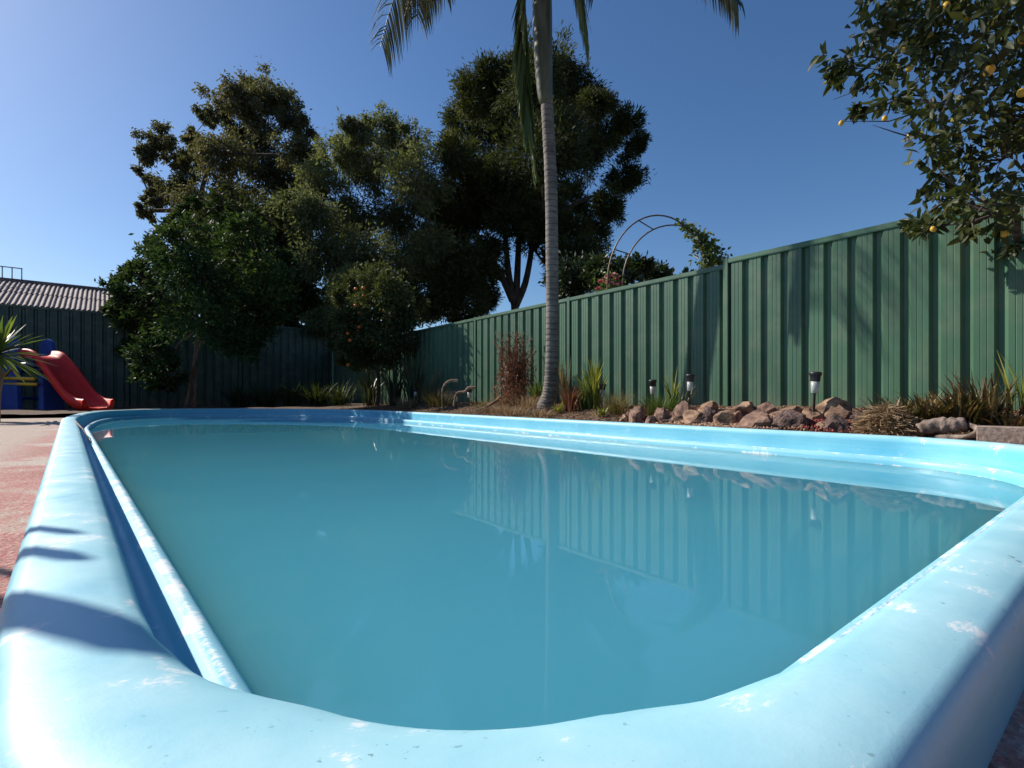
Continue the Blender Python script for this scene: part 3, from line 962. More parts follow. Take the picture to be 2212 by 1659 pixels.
def frond(P0, P1, P2, n, ll, mat, fold=0.0, width=0.035, droop=0.75, parent=palm, bare=0.12):
    """rachis as a quadratic curve with paired leaflets; fold=1 lays the leaflets along the rachis"""
    P0, P1, P2 = Vector(P0), Vector(P1), Vector(P2)
    V, F, T = [], [], []
    rp = []
    for k in range(25):
        t = k / 24
        rp.append(P0*(1-t)**2 + P1*2*t*(1-t) + P2*t*t)
    mb = MB()
    mb.tube([p - pb for p in rp], list(np.linspace(0.022, 0.004, 25)), 6)
    b0 = len(mb.v)
    V = list(mb.v); T = [0.75]*len(V)
    quads = [f for f in mb.f if len(f) == 4]
    for k in range(n):
        t = bare + (1 - bare) * (k + random.uniform(-.3, .3)) / n
        t = min(0.995, max(0, t))
        p = P0*(1-t)**2 + P1*2*t*(1-t) + P2*t*t
        tg = ((P1 - P0)*(1-t) + (P2 - P1)*t).normalized()
        sd = tg.cross(Vector((0, 0, 1)))
        if sd.length < 0.1:
            sd = Vector((CS, -SN, 0))
        sd.normalize()
        for s in (-1, 1):
            L = ll * (0.45 + 0.75*math.sin(math.pi*min(1, 0.12 + 0.85*t))) * random.uniform(0.85, 1.1)
            d = (sd*s*(1 - fold*0.88) + tg*(0.45 + 0.5*fold + 0.35*t) + Vector((0, 0, random.uniform(-.12, .12))))
            d.normalize()
            dr = droop * random.uniform(0.8, 1.2)
            w = width * random.uniform(0.7, 1.1)
            nn = d.cross(Vector((random.uniform(-.4, .4), random.uniform(-.4, .4), 1))).normalized()
            b = len(V)
            tt = random.uniform(0, 1)
            for q in (0, 0.3, 0.65, 1.0):
                pp = p + d*L*q*(1 - 0.25*dr*q) + Vector((0, 0, -dr*L*0.75*q*q)) - pb
                ww = w * (0.6 if q == 0 else (1 if q < .5 else (0.75 if q < .9 else 0.06)))
                V += [tuple(pp - nn*ww*.5), tuple(pp + nn*ww*.5)]
                T += [tt, tt]
            for q in range(3):
                quads.append((b+2*q, b+2*q+1, b+2*q+3, b+2*q+2))
    return new_mesh('frond', np.array(V), np.array(quads), M[mat], parent, False, {'tint': T})
C0 = at(1168, -110, 7.3)
frond(C0, at(920, -330, 7.3), at(822, 100, 7.8), 78, 0.72, 'frond', droop=0.85)
frond(at(1155, -90, 6.9), at(930, -240, 7.6), at(900, 40, 8.0), 60, 0.55, 'frond', droop=1.0)
frond(C0, at(1010, -300, 7.8), at(962, -5, 8.3), 50, 0.42, 'frond', droop=1.0)
frond(C0, at(1420, -330, 6.6), at(1596, 10, 6.4), 84, 0.55, 'frond', droop=1.0)
frond(at(1152, -60, 7.2), at(1105, -40, 7.05), at(1153, 350, 7.1), 110, 0.6, 'frond_green', fold=0.93, droop=0.5, width=0.06)
frond(at(1182, -70, 7.15), at(1245, -120, 6.8), at(1268, 95, 6.8), 46, 0.5, 'frond_green', fold=0.72, droop=0.9)
frond(at(1182, -90, 6.8), at(1265, -220, 6.9), at(1292, -25, 7.1), 36, 0.45, 'frond', droop=1.0)
frond(C0, at(1230, -460, 8.4), at(1260, -260, 9.4), 44, 0.6, 'frond')
frond(C0, at(1060, -420, 6.0), at(1000, -330, 5.0), 44, 0.6, 'frond')
frond(C0, at(1300, -520, 6.3), at(1420, -420, 5.6), 44, 0.6, 'frond')
frond(C0, at(1130, -620, 7.0), at(1060, -640, 7.6), 40, 0.55, 'frond')

# fruit tree at the right --------------------------------------------------------
lem = [(1830,130,34),(1815,165,22),(1870,62,42),(1905,20,40),(1930,90,46),(1900,150,42),(1980,120,56),(1985,40,56),(2050,60,64),(2130,60,66),(2195,120,66),(2080,165,62),(2000,215,44),
       (2060,265,54),(2140,250,64),(2005,330,34),(2075,350,54),(2165,345,60),(2050,430,40),(2130,440,48),(2195,450,44),(2010,490,16),(2150,505,28),(2195,520,24),(1925,215,26),
       (1855,232,12),(2230,250,60),(2240,40,60),(2250,380,60),(1985,480,18),(2100,480,26),(2260,160,80),(2020,390,30),(2030,0,60),(2110,-30,70),(2200,-30,70),(2270,-80,90),(2330,60,110),(2340,260,110)]
lt = make_tree('lemon_tree', 'leafy fruit tree with yellow fruit reaching over the fence at upper right', 'tree', lem, 4.3,
    (*at(2420, 853, 4.5).xy, 0.05), 0.09, at(2390, 420, 4.45), 'lemon', leaf=(0.105, 0.044), twigs=8, per=13, sig=0.28, droop=0.35, spread=0.6, fold=True, depth_k=0.55)
lm = fruit_mesh('lemon', M['lemon_fruit'], 1.2)
for (x, y, Z, s) in [(2137,152,3.9,.036),(1965,147,4.2,.028),(2150,47,4.0,.030),(2090,38,4.0,.026),(1817,266,4.3,.020),(1911,256,4.3,.022),(1966,292,4.2,.022),
                     (2208,200,3.9,.032),(2210,85,3.9,.03),(2016,495,4.2,.022),(2170,505,4.1,.026),(2045,12,4.0,.026),(2010,75,4.2,.024),(1952,108,4.2,.02)]:
    o = bpy.data.objects.new('fruit', lm)
    COL.objects.link(o)
    o.parent = lt
    o.location = at(x, y, Z) - lt.location
    o.scale = (s, s, s)
    o.rotation_euler = (random.uniform(-.5, .5), random.uniform(-.5, .5), 0)
# stalks holding the outlying twigs
for a, c, e in [((1990,240),(1920,262),(1815,262)), ((1980,300),(1930,285),(1885,270)), ((1950,170),(1880,185),(1800,215)), ((1960,200),(1890,240),(1812,262)), ((1930,130),(1860,120),(1792,135)), ((2050,440),(2030,480),(1990,505))]:
    MB().tube([at(*a, 4.35) - lt.location, at(*c, 4.3) - lt.location, at(*e, 4.3) - lt.location], [0.007, 0.005, 0.002], 5).build('twig', M['bark'], lt, True)

# ------------------------------------------------------------------ beyond the fence: arch, flowers, house, shed
Za = 8.4
arch = empty('garden_arch', 'thin metal garden arch with rungs rising above the side fence', 'garden arch', loc=(*at(1435, 853, Za).xy, 0))
def hoop(x0, x1, ytop, Z, ax):
    pts = []
    xc, hw = (x0 + x1)/2, (x1 - x0)/2
    base = at(x0, 853, Z); base.z = 0
    pts.append(base)
    for k in range(25):
        a = math.pi - math.pi*k/24
        pts.append(at(xc + hw*math.cos(a), 612 - (612 - ytop)*math.sin(a), Z))
    e = at(x1, 853, Z); e.z = 0
    pts.append(e)
    return [p - arch.location for p in pts]
h1 = hoop(1312, 1530, 465, 8.3, 0)
h2 = hoop(1345, 1560, 486, 8.75, 0)
MB().tube(h1, 0.013, 6).build('hoop', M['rust'], arch, True)
MB().tube(h2, 0.013, 6).build('hoop', M['rust'], arch, True)
for k in (2, 5, 10, 16, 20, 24):
    MB().tube([h1[k], h2[k]], 0.010, 6).build('rung', M['rust'], arch, True)
P = []
for k in range(16, 27):
    for q in range(int(40 + 120*sstep(16, 21, k))):
        t = random.random()
        p = Vector(h1[k]).lerp(Vector(h2[k]), t)
        g = 0.035 + 0.075 * sstep(16, 23, k)
        if k == 26:
            p.z += random.random() * 2.0
        P.append(p + Vector(np.clip(rng.normal(size=3), -1.7, 1.7)) * g)
P = np.array([tuple(p) for p in P])
V, F, T = leaves_arrays(P, (lambda d: d/np.linalg.norm(d, axis=1, keepdims=True))(unit(len(P)) + np.array([0, 0, -.4])), 0.085, 0.05, rng.uniform(0, 1, len(P)))
vine = new_mesh('climbing_vine', V, F, M['vine'], None, False, {'tint': T})
vine.location = arch.location
tag(vine, 'leafy green vine climbing one side of the garden arch', 'vine')

fb = empty('flower_bush', 'pink flowering bush peeking over the side fence', 'flower bush', loc=(*at(1315, 853, 8.6).xy, 0))
P = np.array([tuple(at(1315 + random.gauss(0, 16), 617 + random.gauss(0, 14), 8.6 + random.gauss(0, .12)) - fb.location) for _ in range(500)])
D = unit(len(P)) + np.array([0, 0, .5]); D /= np.linalg.norm(D, axis=1, keepdims=True)
V, F, T = leaves_arrays(P, D, 0.06, 0.03, rng.uniform(0, 1, len(P)))
new_mesh('foliage', V, F, M['green'], fb, False, {'tint': T})
for (x, y) in [(1297,607),(1310,597),(1322,612),(1332,600),(1337,612),(1292,622),(1318,600),(1326,593),(1300,630),(1311,608)]:
    p = at(x, y, 8.45) - fb.location
    d = unit(14) * np.array([1, 1, .7])
    V, F, T = leaves_arrays(np.tile(np.array(p), (14, 1)), d, 0.055, 0.05, rng.uniform(0, 1, 14))
    new_mesh('flower', V, F, M['pink'], fb, False, {'tint': T})
mb = MB()
for k in range(7):
    e = at(1297 + 7*k, 620, 8.6) - fb.location
    mb.tube([(random.uniform(-.06, .06), random.uniform(-.06, .06), 0), e*0.6, e], [0.012, 0.009, 0.005], 5)
mb.build('stems', M['bark'], fb, True)

# neighbour's house with an old corrugated roof
house = empty('neighbour_house', 'neighbouring house with weathered pinkish-grey corrugated roof behind the back fence', 'house', loc=(-5, 24.5, 0))
Ev, Rg = 3.2, 4.37
mb = MB()
mb.box((-7, -2.6, 0), (6.2, 2.6, Ev - 0.05))
mb.build('wall', M['house_wall'], house)
def corr_sheet(L, W, pitch, amp, name, mat):
    n = int(W / pitch * 6)
    V, F = [], []
    for k in range(n + 1):
        x = W * k / n
        z = amp * math.sin(2*math.pi*x/pitch)
        V += [(x, 0, z), (x, L, z)]
    for k in range(n):
        F.append((2*k, 2*k+2, 2*k+3, 2*k+1))
    me = bpy.data.meshes.new(name)
    me.from_pydata(V, [], F)
    me.polygons.foreach_set('use_smooth', np.ones(len(me.polygons), dtype=bool))
    me.materials.append(mat)
    return me
sl = math.atan2(Rg - Ev, 3.0)
Ls = 3.0 / math.cos(sl)
cm = corr_sheet(Ls/2 + 0.12, 1.02, 0.1275, 0.022, 'roof_sheet', M['roof'])
for side in (0, 1):
    for k in range(14):
        for q in range(2):
            o = bpy.data.objects.new('roof_sheet', cm)
            COL.objects.link(o)
            o.parent = house
            dd = q * (Ls/2 - 0.02)
            zz = Ev + dd*math.sin(sl) + 0.02*q + random.uniform(-.004, .004)
            if side == 0:
                o.location = (-7.4 + k*1.0, -3.0 + dd*math.cos(sl), zz)
                o.rotation_euler = (sl, 0, 0)
            else:
                o.location = (-7.4 + k*1.0 + 1.02, 3.0 - dd*math.cos(sl), zz)
                o.rotation_euler = (sl, 0, math.pi)
MB().tube([(-7.4, 0, Rg + .03), (6.8, 0, Rg + .03)], 0.075, 10).build('ridge_cap', M['roof'], house, True)
rf = empty('roof_railing', 'small metal railing standing on the ridge of the neighbouring roof', 'railing', loc=(*at(-4, 600, 17.35).xy, Rg + 0.06))
for k in range(6):
    MB().tube([(-0.62 + 0.24*k, 0, 0), (-0.62 + 0.24*k, 0, 0.40)], 0.018, 6).build('upright', M['white_steel'], rf, True)
MB().tube([(-0.66, 0, 0.40), (0.60, 0, 0.40)], 0.02, 6).build('top_rail', M['white_steel'], rf, True)

shed = empty('garden_shed', 'pale green corrugated shed showing above the back fence corner', 'shed', loc=(*at(690, 853, 20.5).xy, 0))
box_obj('wall', (-0.9, 0.0, 0), (2.6, 2.0, 2.85), M['shed'], shed)
sm = corr_sheet(1.5, 3.9, 0.11, 0.014, 'roof_sheet', M['shed'])
for s in (0, 1):
    o = bpy.data.objects.new('roof_sheet', sm)
    COL.objects.link(o)
    o.parent = shed
    o.location = (-1.1, -0.3, 2.88) if s == 0 else (-1.1 + 3.9, 2.3, 2.88)
    o.rotation_euler = (0.32, 0, math.pi*s)

# ------------------------------------------------------------------ slide and yucca
hd = Vector((CS*0.946 + SN*(-0.324), -SN*0.946 + CS*(-0.324), 0)).normalized()     # slide heading
sdv = Vector((-hd.y, hd.x, 0))
top = at(90, 762, 11.9)
slide_z0 = 0.03
play = empty('plastic_slide', 'red plastic slide with blue tower and yellow bars beside the back fence', 'slide', loc=(top.x, top.y, slide_z0))
play.scale = (1.2,)*3
play.rotation_euler = (0, 0, math.atan2(hd.y, hd.x))
sp = catmull([(-0.12, 1.10), (0.10, 1.08), (0.25, 1.00), (0.55, 0.72), (0.85, 0.44), (1.10, 0.24), (1.35, 0.13), (1.60, 0.10)], 6)
cross = [(-0.27, 0.02), (-0.275, 0.13), (-0.25, 0.165), (-0.215, 0.15), (-0.195, 0.05), (-0.14, 0.01), (0, -0.005), (0.14, 0.01), (0.195, 0.05), (0.215, 0.15), (0.25, 0.165), (0.275, 0.13), (0.27, 0.02), (0.2, -0.05), (0, -0.07), (-0.2, -0.05)]
V, F = [], []
for i, (x, z) in enumerate(sp):
    a = sp[min(i+1, len(sp)-1)] - sp[max(i-1, 0)]
    a = a / np.linalg.norm(a)
    nx, nz = -a[1], a[0]
    fade_ = 0.75 + 0.25*sstep(0.2, 0.5, x)
    for (c, h) in cross:
        V.append((x + nx*h*fade_, c, z + nz*h*fade_))
kc = len(cross)
for i in range(len(sp) - 1):
    for j in range(kc):
        F.append((i*kc+j, i*kc+(j+1) % kc, (i+1)*kc+(j+1) % kc, (i+1)*kc+j))
F.append(tuple(range(kc))); F.append(tuple((len(sp)-1)*kc + j for j in reversed(range(kc))))
new_mesh('chute', V, F, M['red_plastic'], play, True)
def panel(x, y, w, h, th, name, mat, z0=0.0, taper=0.0):
    """round-topped slab across the ladder, standing at local (x, y)"""
    outl = [(-w/2 - taper, z0), (w/2 + taper, z0)]
    for k in range(13):
        a = math.pi*k/12
        outl.append((w/2*math.cos(a), h - w/2 + w/2*math.sin(a)))
    n = len(outl)
    V = [(x + p, y - th/2, q) for p, q in outl] + [(x + p, y + th/2, q) for p, q in outl]
    F = [tuple(range(n)), tuple(reversed(range(n, 2*n)))] + [(k, n+k, n+(k+1) % n, (k+1) % n) for k in range(n)]
    return new_mesh(name, V, F, mat, play)
panel(-0.36, -0.30, 0.36, 1.47, 0.07, 'tower_side', M['blue_plastic'], 0, 0.12)
panel(-0.36, 0.30, 0.36, 1.47, 0.07, 'tower_side', M['blue_plastic'], 0, 0.12)
box_obj('platform', (-0.55, -0.26, 0.88), (0.02, 0.26, 0.96), M['blue_plastic'], play, 0.02)
for z, x in ((0.28, -0.66), (0.55, -0.58), (0.80, -0.52)):
    MB().tube([(x, -0.27, z), (x, 0.27, z)], 0.03, 8).build('rung', M['blue_plastic'], play, True)
for z, y in ((0.66, -0.345), (0.56, -0.31)):
    MB().tube([(-0.6, y, z), (0.42, y, z - 0.02)], 0.032, 8).build('brace_bar', M['yellow_plastic'], play, True)
MB().tube([(-0.5, -0.345, 0.67), (-0.2, -0.345, 0.86), (-0.05, -0.345, 0.67)], 0.022, 8).build('handle', M['yellow_plastic'], play, True)
panel(0.30, 0, 0.10, 0.70, 0.34, 'chute_support', M['blue_plastic'], 0, 0.03)

yb = gp(-22, -1.47, 0.0)
YS = 1.35
yuc = empty('yucca_plant', 'spiky yucca on a short brown trunk at the left edge of the paving', 'plant', loc=yb)
MB().tube(catmull([(-0.02, 0, 0), (0.0, 0.01, 0.3), (0.04, 0.02, 0.55), (0.05, 0.02, 0.75)], 4), list(np.linspace(0.11, 0.06, 13)), 10).build('trunk', M['bark_red'], yuc, True)
V, F, T = [], [], []
for k in range(120):
    el = random.uniform(-0.45, 1.35)
    az = random.uniform(0, 2*math.pi)
    d = Vector((math.cos(az)*math.cos(el), math.sin(az)*math.cos(el), math.sin(el)))
    L = random.uniform(0.42, 0.62)
    sd = d.cross(Vector((random.uniform(-.3, .3), random.uniform(-.3, .3), 1))).normalized()
    b = len(V)
    c = Vector((0.05, 0.02, 0.80))
    for q, w in ((0.05, .022), (.35, .042), (.7, .032), (1, .002)):
        p = c + d*L*q + Vector((0, 0, -0.10*q*q*(1.2 - el*0.5)))
        V += [tuple(p - sd*w*.5), tuple(p + sd*w*.5)]
        T += [max(0, min(1, 0.5 + 0.35*el*0.6 + random.uniform(-.25, .25)))]*2
    F += [(b+2*q, b+2*q+1, b+2*q+3, b+2*q+2) for q in range(3)]
new_mesh('foliage', np.array(V), np.array(F), M['green'], yuc, False, {'tint': T})
yuc.scale = (YS,)*3

# unseen house added behind and left of the camera to block sky light
sky_block = empty('sky_blocking_house', 'unseen brick house added behind the paving to block part of the sky', 'house', loc=(0, 0, 0))
MB().box((-17, -18, 0), (-7.6, 7.0, 2.7)).build('wall', M['house_brick'], sky_block)
MB().box((-7.59, -18, 0), (10, -8.2, 2.7)).build('wall', M['house_brick'], sky_block)
for lo, hi in (((-17.6, -18.6), (-7.0, 7.6)), ((-6.99, -18.6), (10.6, -7.6))):
    (x0, y0), (x1, y1) = lo, hi
    ins = 3.6
    v = [(x0, y0, 2.72), (x1, y0, 2.72), (x1, y1, 2.72), (x0, y1, 2.72), (x0+ins, y0+ins, 4.9), (x1-ins, y0+ins, 4.9), (x1-ins, y1-ins, 4.9), (x0+ins, y1-ins, 4.9)]
    f = [(0, 3, 2, 1), (4, 5, 6, 7), (0, 1, 5, 4), (1, 2, 6, 5), (2, 3, 7, 6), (3, 0, 4, 7)]
    new_mesh('roof', v, f, M['roof'], sky_block)
for y in (-2.5, 1.5, 5.5):
    w_ = box_obj('window', (-7.61, y, 0.9), (-7.55, y + 1.6, 2.1), M['white_steel'], sky_block)
box_obj('door', (-1.0, -8.21, 0), (0.0, -8.15, 2.1), M['bark_red'], sky_block)

# unseen stakes added left of view to throw bands of shade over the coping
for (cx_, cy_, t, r, h, lab) in [(-0.071, 1.435, 1.95, 0.017, 1.62, 'thinnest unseen stake added to shade the coping, farthest along the pool'), (-0.067, 1.23, 1.9, 0.022, 1.60, 'middle unseen stake added to shade the coping between two others'),
                            (-0.02, 0.833, 1.9, 0.042, 1.64, 'thickest unseen stake added to shade the coping, nearest the pool corner')]:
    p = Vector((cx_ + SUN_DIR.x*t, cy_ + SUN_DIR.y*t, 0))
    o = MB().lathe([(r*1.4, 0), (r*1.4, 0.03), (r, 0.05), (r, h*0.5), (r*0.95, h - 0.03), (r*0.6, h)], p, 10).build('shade_stake', M['bark_red'], None, True)
    tag(o, lab, 'stake', 'unseen stakes added for their shadows')

# ------------------------------------------------------------------ garden bed planting
LAST = [1.0]
def bn(n):
    return 4.60 + (n - 3.45) * 0.575
def gpz(x, n, dz=0.0):
    LAST[0] = bn(n) / n
    p = gp(x, bn(n))
    p.z = soil_z(p.x, p.y) + dz
    return p
# tall red-brown shrub beside the palm
rb = gpz(1112, 5.35)
red = empty('red_shrub', 'tall reddish-brown dry shrub in front of the fence, beside the palm trunk', 'shrub', loc=rb)
blades((0, 0, 0), 110, 1.28, 0.36, 0.010, 'redgrass', 'stems', red, curl=0.15, foot=0.20, tmin=0.0, tmax=0.4)
P = []
for k in range(4200):
    z = random.uniform(0.02, 1.0) ** 0.9 * 1.3
    a = random.uniform(0, 2*math.pi)
    lob = 0.75 + 0.35*math.sin(2*a + 1.3*z) + 0.2*math.sin(5*a - 4*z)
    rr = 0.46 * math.sqrt(random.random()) * (1.0 - 0.25*sstep(0.2, 1.3, z)) * lob
    z *= 0.78 + 0.22*math.sin(3*a + 0.7)
    P.append((rr*math.cos(a), rr*math.sin(a), z))
P = np.array(P)
D = unit(len(P))*0.6 + np.array([0, 0, 0.7]); D /= np.linalg.norm(D, axis=1, keepdims=True)
V, F, T = leaves_arrays(P, D, 0.075, 0.017, np.clip(rng.uniform(0, .9, len(P)) + 0.35*(P[:, 2] < 0.35), 0, 1))
new_mesh('foliage', V, F, M['redgrass'], red, False, {'tint': T})

B = blades
B(gpz(1085, 4.95), 200, 0.26, 0.28, 0.008, 'straw', 'dry_grass', label='pale dry grass at the foot of the reddish shrub', cat='grass', foot=0.16)
B(gpz(1135, 4.75), 220, 0.24, 0.30, 0.008, 'straw', 'dry_grass', label='pale dry grass at the foot of the palm trunk', cat='grass', foot=0.18)
B(gpz(1040, 4.75), 90, 0.14, 0.20, 0.010, 'tussock', 'dry_grass', label='low yellowish grass beside the leaning driftwood', cat='grass', foot=0.15)
for (x_, n_, lab_) in [(1060, 4.1, 'leftmost low straw grass along the pool edge near the palm'), (1105, 4.0, 'middle low straw grass along the pool edge before the reddish shrub'), (1165, 3.95, 'low straw grass along the pool edge before the palm')]:
    B(gpz(x_, n_), 170, 0.15, 0.26, 0.009, 'straw', 'dry_grass', label=lab_, cat='grass', foot=0.2)
B(gpz(1158, 5.25), 70, 0.42, 0.16, 0.028, 'green', 'green_plant', label='small bright green plant between the reddish shrub and the palm', foot=0.06)
B(gpz(1232, 4.5), 70, 0.42, 0.26, 0.022, 'redgrass', 'red_cordyline', label='red spiky plant just right of the palm trunk', foot=0.10, curl=0.4)
B(gpz(1206, 4.35), 26, 0.16, 0.12, 0.030, 'yellowgreen', 'yellow_plant', label='low yellow-green plant at the base of the palm trunk', foot=0.06)
B(gpz(1283, 4.9), 60, 0.66, 0.24, 0.045, 'yellowgreen', 'strap_plant', label='tall yellow-green leafy plant beside two solar lights', foot=0.08, curl=0.35)
B(gpz(1262, 4.75), 40, 0.5, 0.22, 0.035, 'green', 'strap_plant', label='mid green leafy plant behind the red spiky plant', foot=0.08, curl=0.35)
B(gpz(1219, 5.6), 30, 0.72, 0.08, 0.03, 'tussock', 'flower_spike', label='dry brown flower spikes behind the palm trunk', foot=0.05, curl=0.1, tmin=.5)
B(gpz(1328, 4.45), 260, 0.30, 0.24, 0.007, 'tussock', 'grass_tussock', label='brownish grass tussock in the middle of the bed', cat='grass', foot=0.12)
B(gpz(1300, 4.15), 24, 0.14, 0.09, 0.026, 'yellowgreen', 'yellow_plant', label='tiny yellow-green plant below the brownish tussock', foot=0.05)
B(gpz(1425, 4.4), 320, 0.26, 0.25, 0.008, 'green', 'grass_tussock', label='dense green grass tussock behind the front rocks', cat='grass', foot=0.14, tmin=0, tmax=.6)
B(gpz(1400, 4.25), 120, 0.20, 0.16, 0.008, 'tussock', 'grass_tussock', label='small straw-coloured tussock left of the green one', cat='grass', foot=0.1)
B(gpz(1452, 4.85), 16, 0.50, 0.16, 0.030, 'yellowgreen', 'strap_plant', label='upright yellow-green blades between two solar lights', foot=0.04, curl=0.2)
B(gpz(1475, 4.6), 40, 0.34, 0.22, 0.010, 'darkstrap', 'twiggy_plant', label='dark twiggy plant left of the tall solar light', foot=0.06)
# shaded corner planting
k = 0
for (x, n, h, s, lab) in [(800, 5.0, 1.15, .55, 'tall shaded strap-leaved plant under the orange tree'), (850, 5.2, 1.2, .5, 'shaded strap-leaved clump beside the fence corner'),
                          (895, 5.2, 1.35, .5, 'tall shaded strap-leaved clump nearest the sunlit fence')]:
    B(gpz(x, n), 46, h, s, 0.055, 'darkstrap', 'strap_plant', label=lab, foot=0.14, curl=0.45)
B(gpz(925, 5.3), 90, 0.8, 0.45, 0.012, 'tussock', 'grass_tussock', label='shaded tall grass beside the lit end of the fence', cat='grass', foot=0.16, tmax=.5)
B(gpz(880, 4.4), 260, 0.24, 0.30, 0.009, 'straw', 'grass_tussock', label='blond tussock below the small solar light in the far corner', cat='grass', foot=0.16)
B(gpz(948, 4.75), 420, 0.36, 0.34, 0.008, 'tussock', 'grass_tussock', label='rounded blond tussock under the curved sticks', cat='grass', foot=0.2)
for (x, u_, lab) in [(520, 16.6, 'leftmost dark fern under the back fence'), (575, 16.4, 'second dark fern from the left under the back fence'), (630, 16.0, 'middle dark fern under the back fence'),
                     (685, 15.4, 'second dark fern from the right under the back fence'), (735, 14.6, 'rightmost dark fern under the back fence')]:
    r_ = (x - 1106)/1106
    Z = u_ / (CS - SN*r_)
    p = Vector((Z*(CS*r_ + SN), u_, 0)); p.z = soil_z(p.x, p.y)
    LAST[0] = 1.3
    B(p, 120, 0.62, 0.62, 0.03, 'fern', 'fern', label=lab, foot=0.2, curl=0.8, group='ferns under the back fence')
for (x, n, h, s, nb, lab) in [(1945, 4.35, .20, .22, 130, 'spiky dark succulent clump right behind the straw mound'), (2000, 4.5, .24, .24, 150, 'spiky succulent clump behind the log'),
                          (2065, 4.6, .24, .24, 150, 'spiky succulent clump behind the right end of the log'), (2125, 4.7, .36, .22, 90, 'taller reddish spiky succulent against the fence')]:
    B(gpz(x, n), nb, h, s, 0.028, 'brom', 'succulent', label=lab, foot=0.16, curl=0.2, group='spiky succulents by the log')
B(gpz(2185, 4.5), 70, 0.15, 0.16, 0.03, 'brom', 'succulent', label='low pale succulent above the concrete block', foot=0.14, tmin=.4)
B(gpz(2215, 4.9), 26, 0.48, 0.14, 0.030, 'yellowgreen', 'green_shoot', label='upright yellow-green shoots at the right edge of the bed', foot=0.06, curl=0.2)

# straw mound -------------------------------------------------------------------
mp = gpz(1915, 3.92)
V, F, T = [], [], []
for k in range(2600):
    a = random.uniform(0, 2*math.pi)
    q = math.sqrt(random.random())
    x, y = q*0.16*math.cos(a), q*0.17*math.sin(a)
    z = 0.19*(1 - q**2.2) * random.uniform(0.7, 1.05)
    d = Vector((x, y, -0.05)) + Vector((random.gauss(0, .12), random.gauss(0, .12), random.gauss(0, .05)))
    d.normalize()
    p = Vector((x, y, z)); L = random.uniform(0.03, 0.08)
    s = d.cross(Vector((random.gauss(0, 1), random.gauss(0, 1), 1))).normalized() * 0.0022
    b = len(V)
    V += [tuple(p - s), tuple(p + s), tuple(p + d*L + s), tuple(p + d*L - s)]
    F.append((b, b+1, b+2, b+3)); T += [random.random()]*4
mound = new_mesh('straw_mound', np.array(V), np.array(F), M['straw'], None, False, {'tint': T})
mound.location = mp
mound.scale = (1.25,)*3
tag(mound, 'rounded mound of dry straw-like grass in front of the succulents', 'straw mound')

# rocks -----------------------------------------------------------------------
def rock(x, n, w, h, mat, label, elong=1.0, seed=0, sharp=0.5, rz=0.0):
    Z = depth(x, bn(n))
    px = Z / 1106
    bm = bmesh.new()
    bmesh.ops.create_icosphere(bm, subdivisions=3, radius=1.0)
    rs = random.Random(seed + int(x*7 + n*131))
    planes = []
    for k in range(11):
        d = Vector((rs.gauss(0, 1), rs.gauss(0, 1), rs.gauss(0, 1))).normalized()
        planes.append((d, rs.uniform(0.5, 0.8)))
    off = Vector((rs.uniform(0, 50), rs.uniform(0, 50), rs.uniform(0, 50)))
    for v in bm.verts:
        for d, c in planes:
            e = v.co.dot(d) - c
            if e > 0:
                v.co -= d * e * (0.8 + 0.2*sharp)
        v.co *= 1 + 0.30*noise.noise(v.co*1.5 + off) + 0.14*noise.noise(v.co*4 + off) + 0.08*noise.noise(v.co*9 + off)
    sx, sz = w*px/1.42, h*px/1.28
    for v in bm.verts:
        v.co = Vector((v.co.x*sx*0.85, v.co.y*sx*elong, v.co.z*sz))
    me = bpy.data.meshes.new('rock')
    bm.to_mesh(me); bm.free()
    me.materials.append(M[mat])
    o = bpy.data.objects.new('rock', me)
    COL.objects.link(o)
    p = gpz(x, n)
    o.location = (p.x, p.y, p.z + sz*0.28)
    o.rotation_euler = (rs.uniform(-.2, .2), rs.uniform(-.2, .2), rz + rs.uniform(-.3, .3))
    tag(o, label, 'rock', 'rocks edging the garden bed')
    return o
rock(1378, 3.85, 34, 38, 'rock_pink', 'leftmost pinkish rock of the edging row')
rock(1408, 3.78, 30, 26, 'rock_pink', 'small pinkish rock second from the left of the edging row')
rock(1432, 3.82, 32, 34, 'rock_pink', 'upright pinkish rock below the green tussock')
rock(1456, 3.9, 24, 22, 'rock_tan', 'small tan rock right of the green tussock')
rock(1474, 4.0, 34, 40, 'rock_pink', 'pinkish rock at the foot of the tall solar light')
rock(1499, 3.78, 44, 34, 'rock_tan', 'tan rock in front of the tall solar light')
rock(1527, 4.45, 44, 28, 'rock_tan', 'flat tan rock lying against the fence shadow', elong=1.1)
rock(1538, 3.85, 34, 48, 'rock_dark', 'tall dark wedge-shaped rock in the edging row', sharp=1.0)
rock(1566, 3.78, 36, 34, 'rock_tan', 'yellowish rock right of the dark wedge')
rock(1592, 3.92, 32, 34, 'rock_pink', 'greyish pink rock left of the big pink one')
rock(1640, 3.82, 62, 42, 'rock_pink', 'big pinkish rock in the middle of the edging row')
rock(1610, 4.25, 50, 34, 'rock_tan', 'tan rock behind the middle of the edging row')
rock(1655, 4.35, 44, 28, 'rock_pink', 'small pink rock beside the flat tan slab')
rock(1686, 4.4, 60, 20, 'rock_tan', 'flat tan slab left of the red gravel', elong=1.2)
rock(1700, 3.80, 62, 40, 'rock_dark', 'wide dark porous rock in the edging row')
rock(1750, 4.1, 34, 36, 'rock_tan', 'tan rock behind the dark porous one')
rock(1797, 4.35, 62, 44, 'rock_tan', 'rounded yellow-tan rock standing against the fence')
rock(1812, 3.80, 54, 40, 'rock_dark', 'dark wedge-shaped rock left of the straw mound', sharp=1.0)
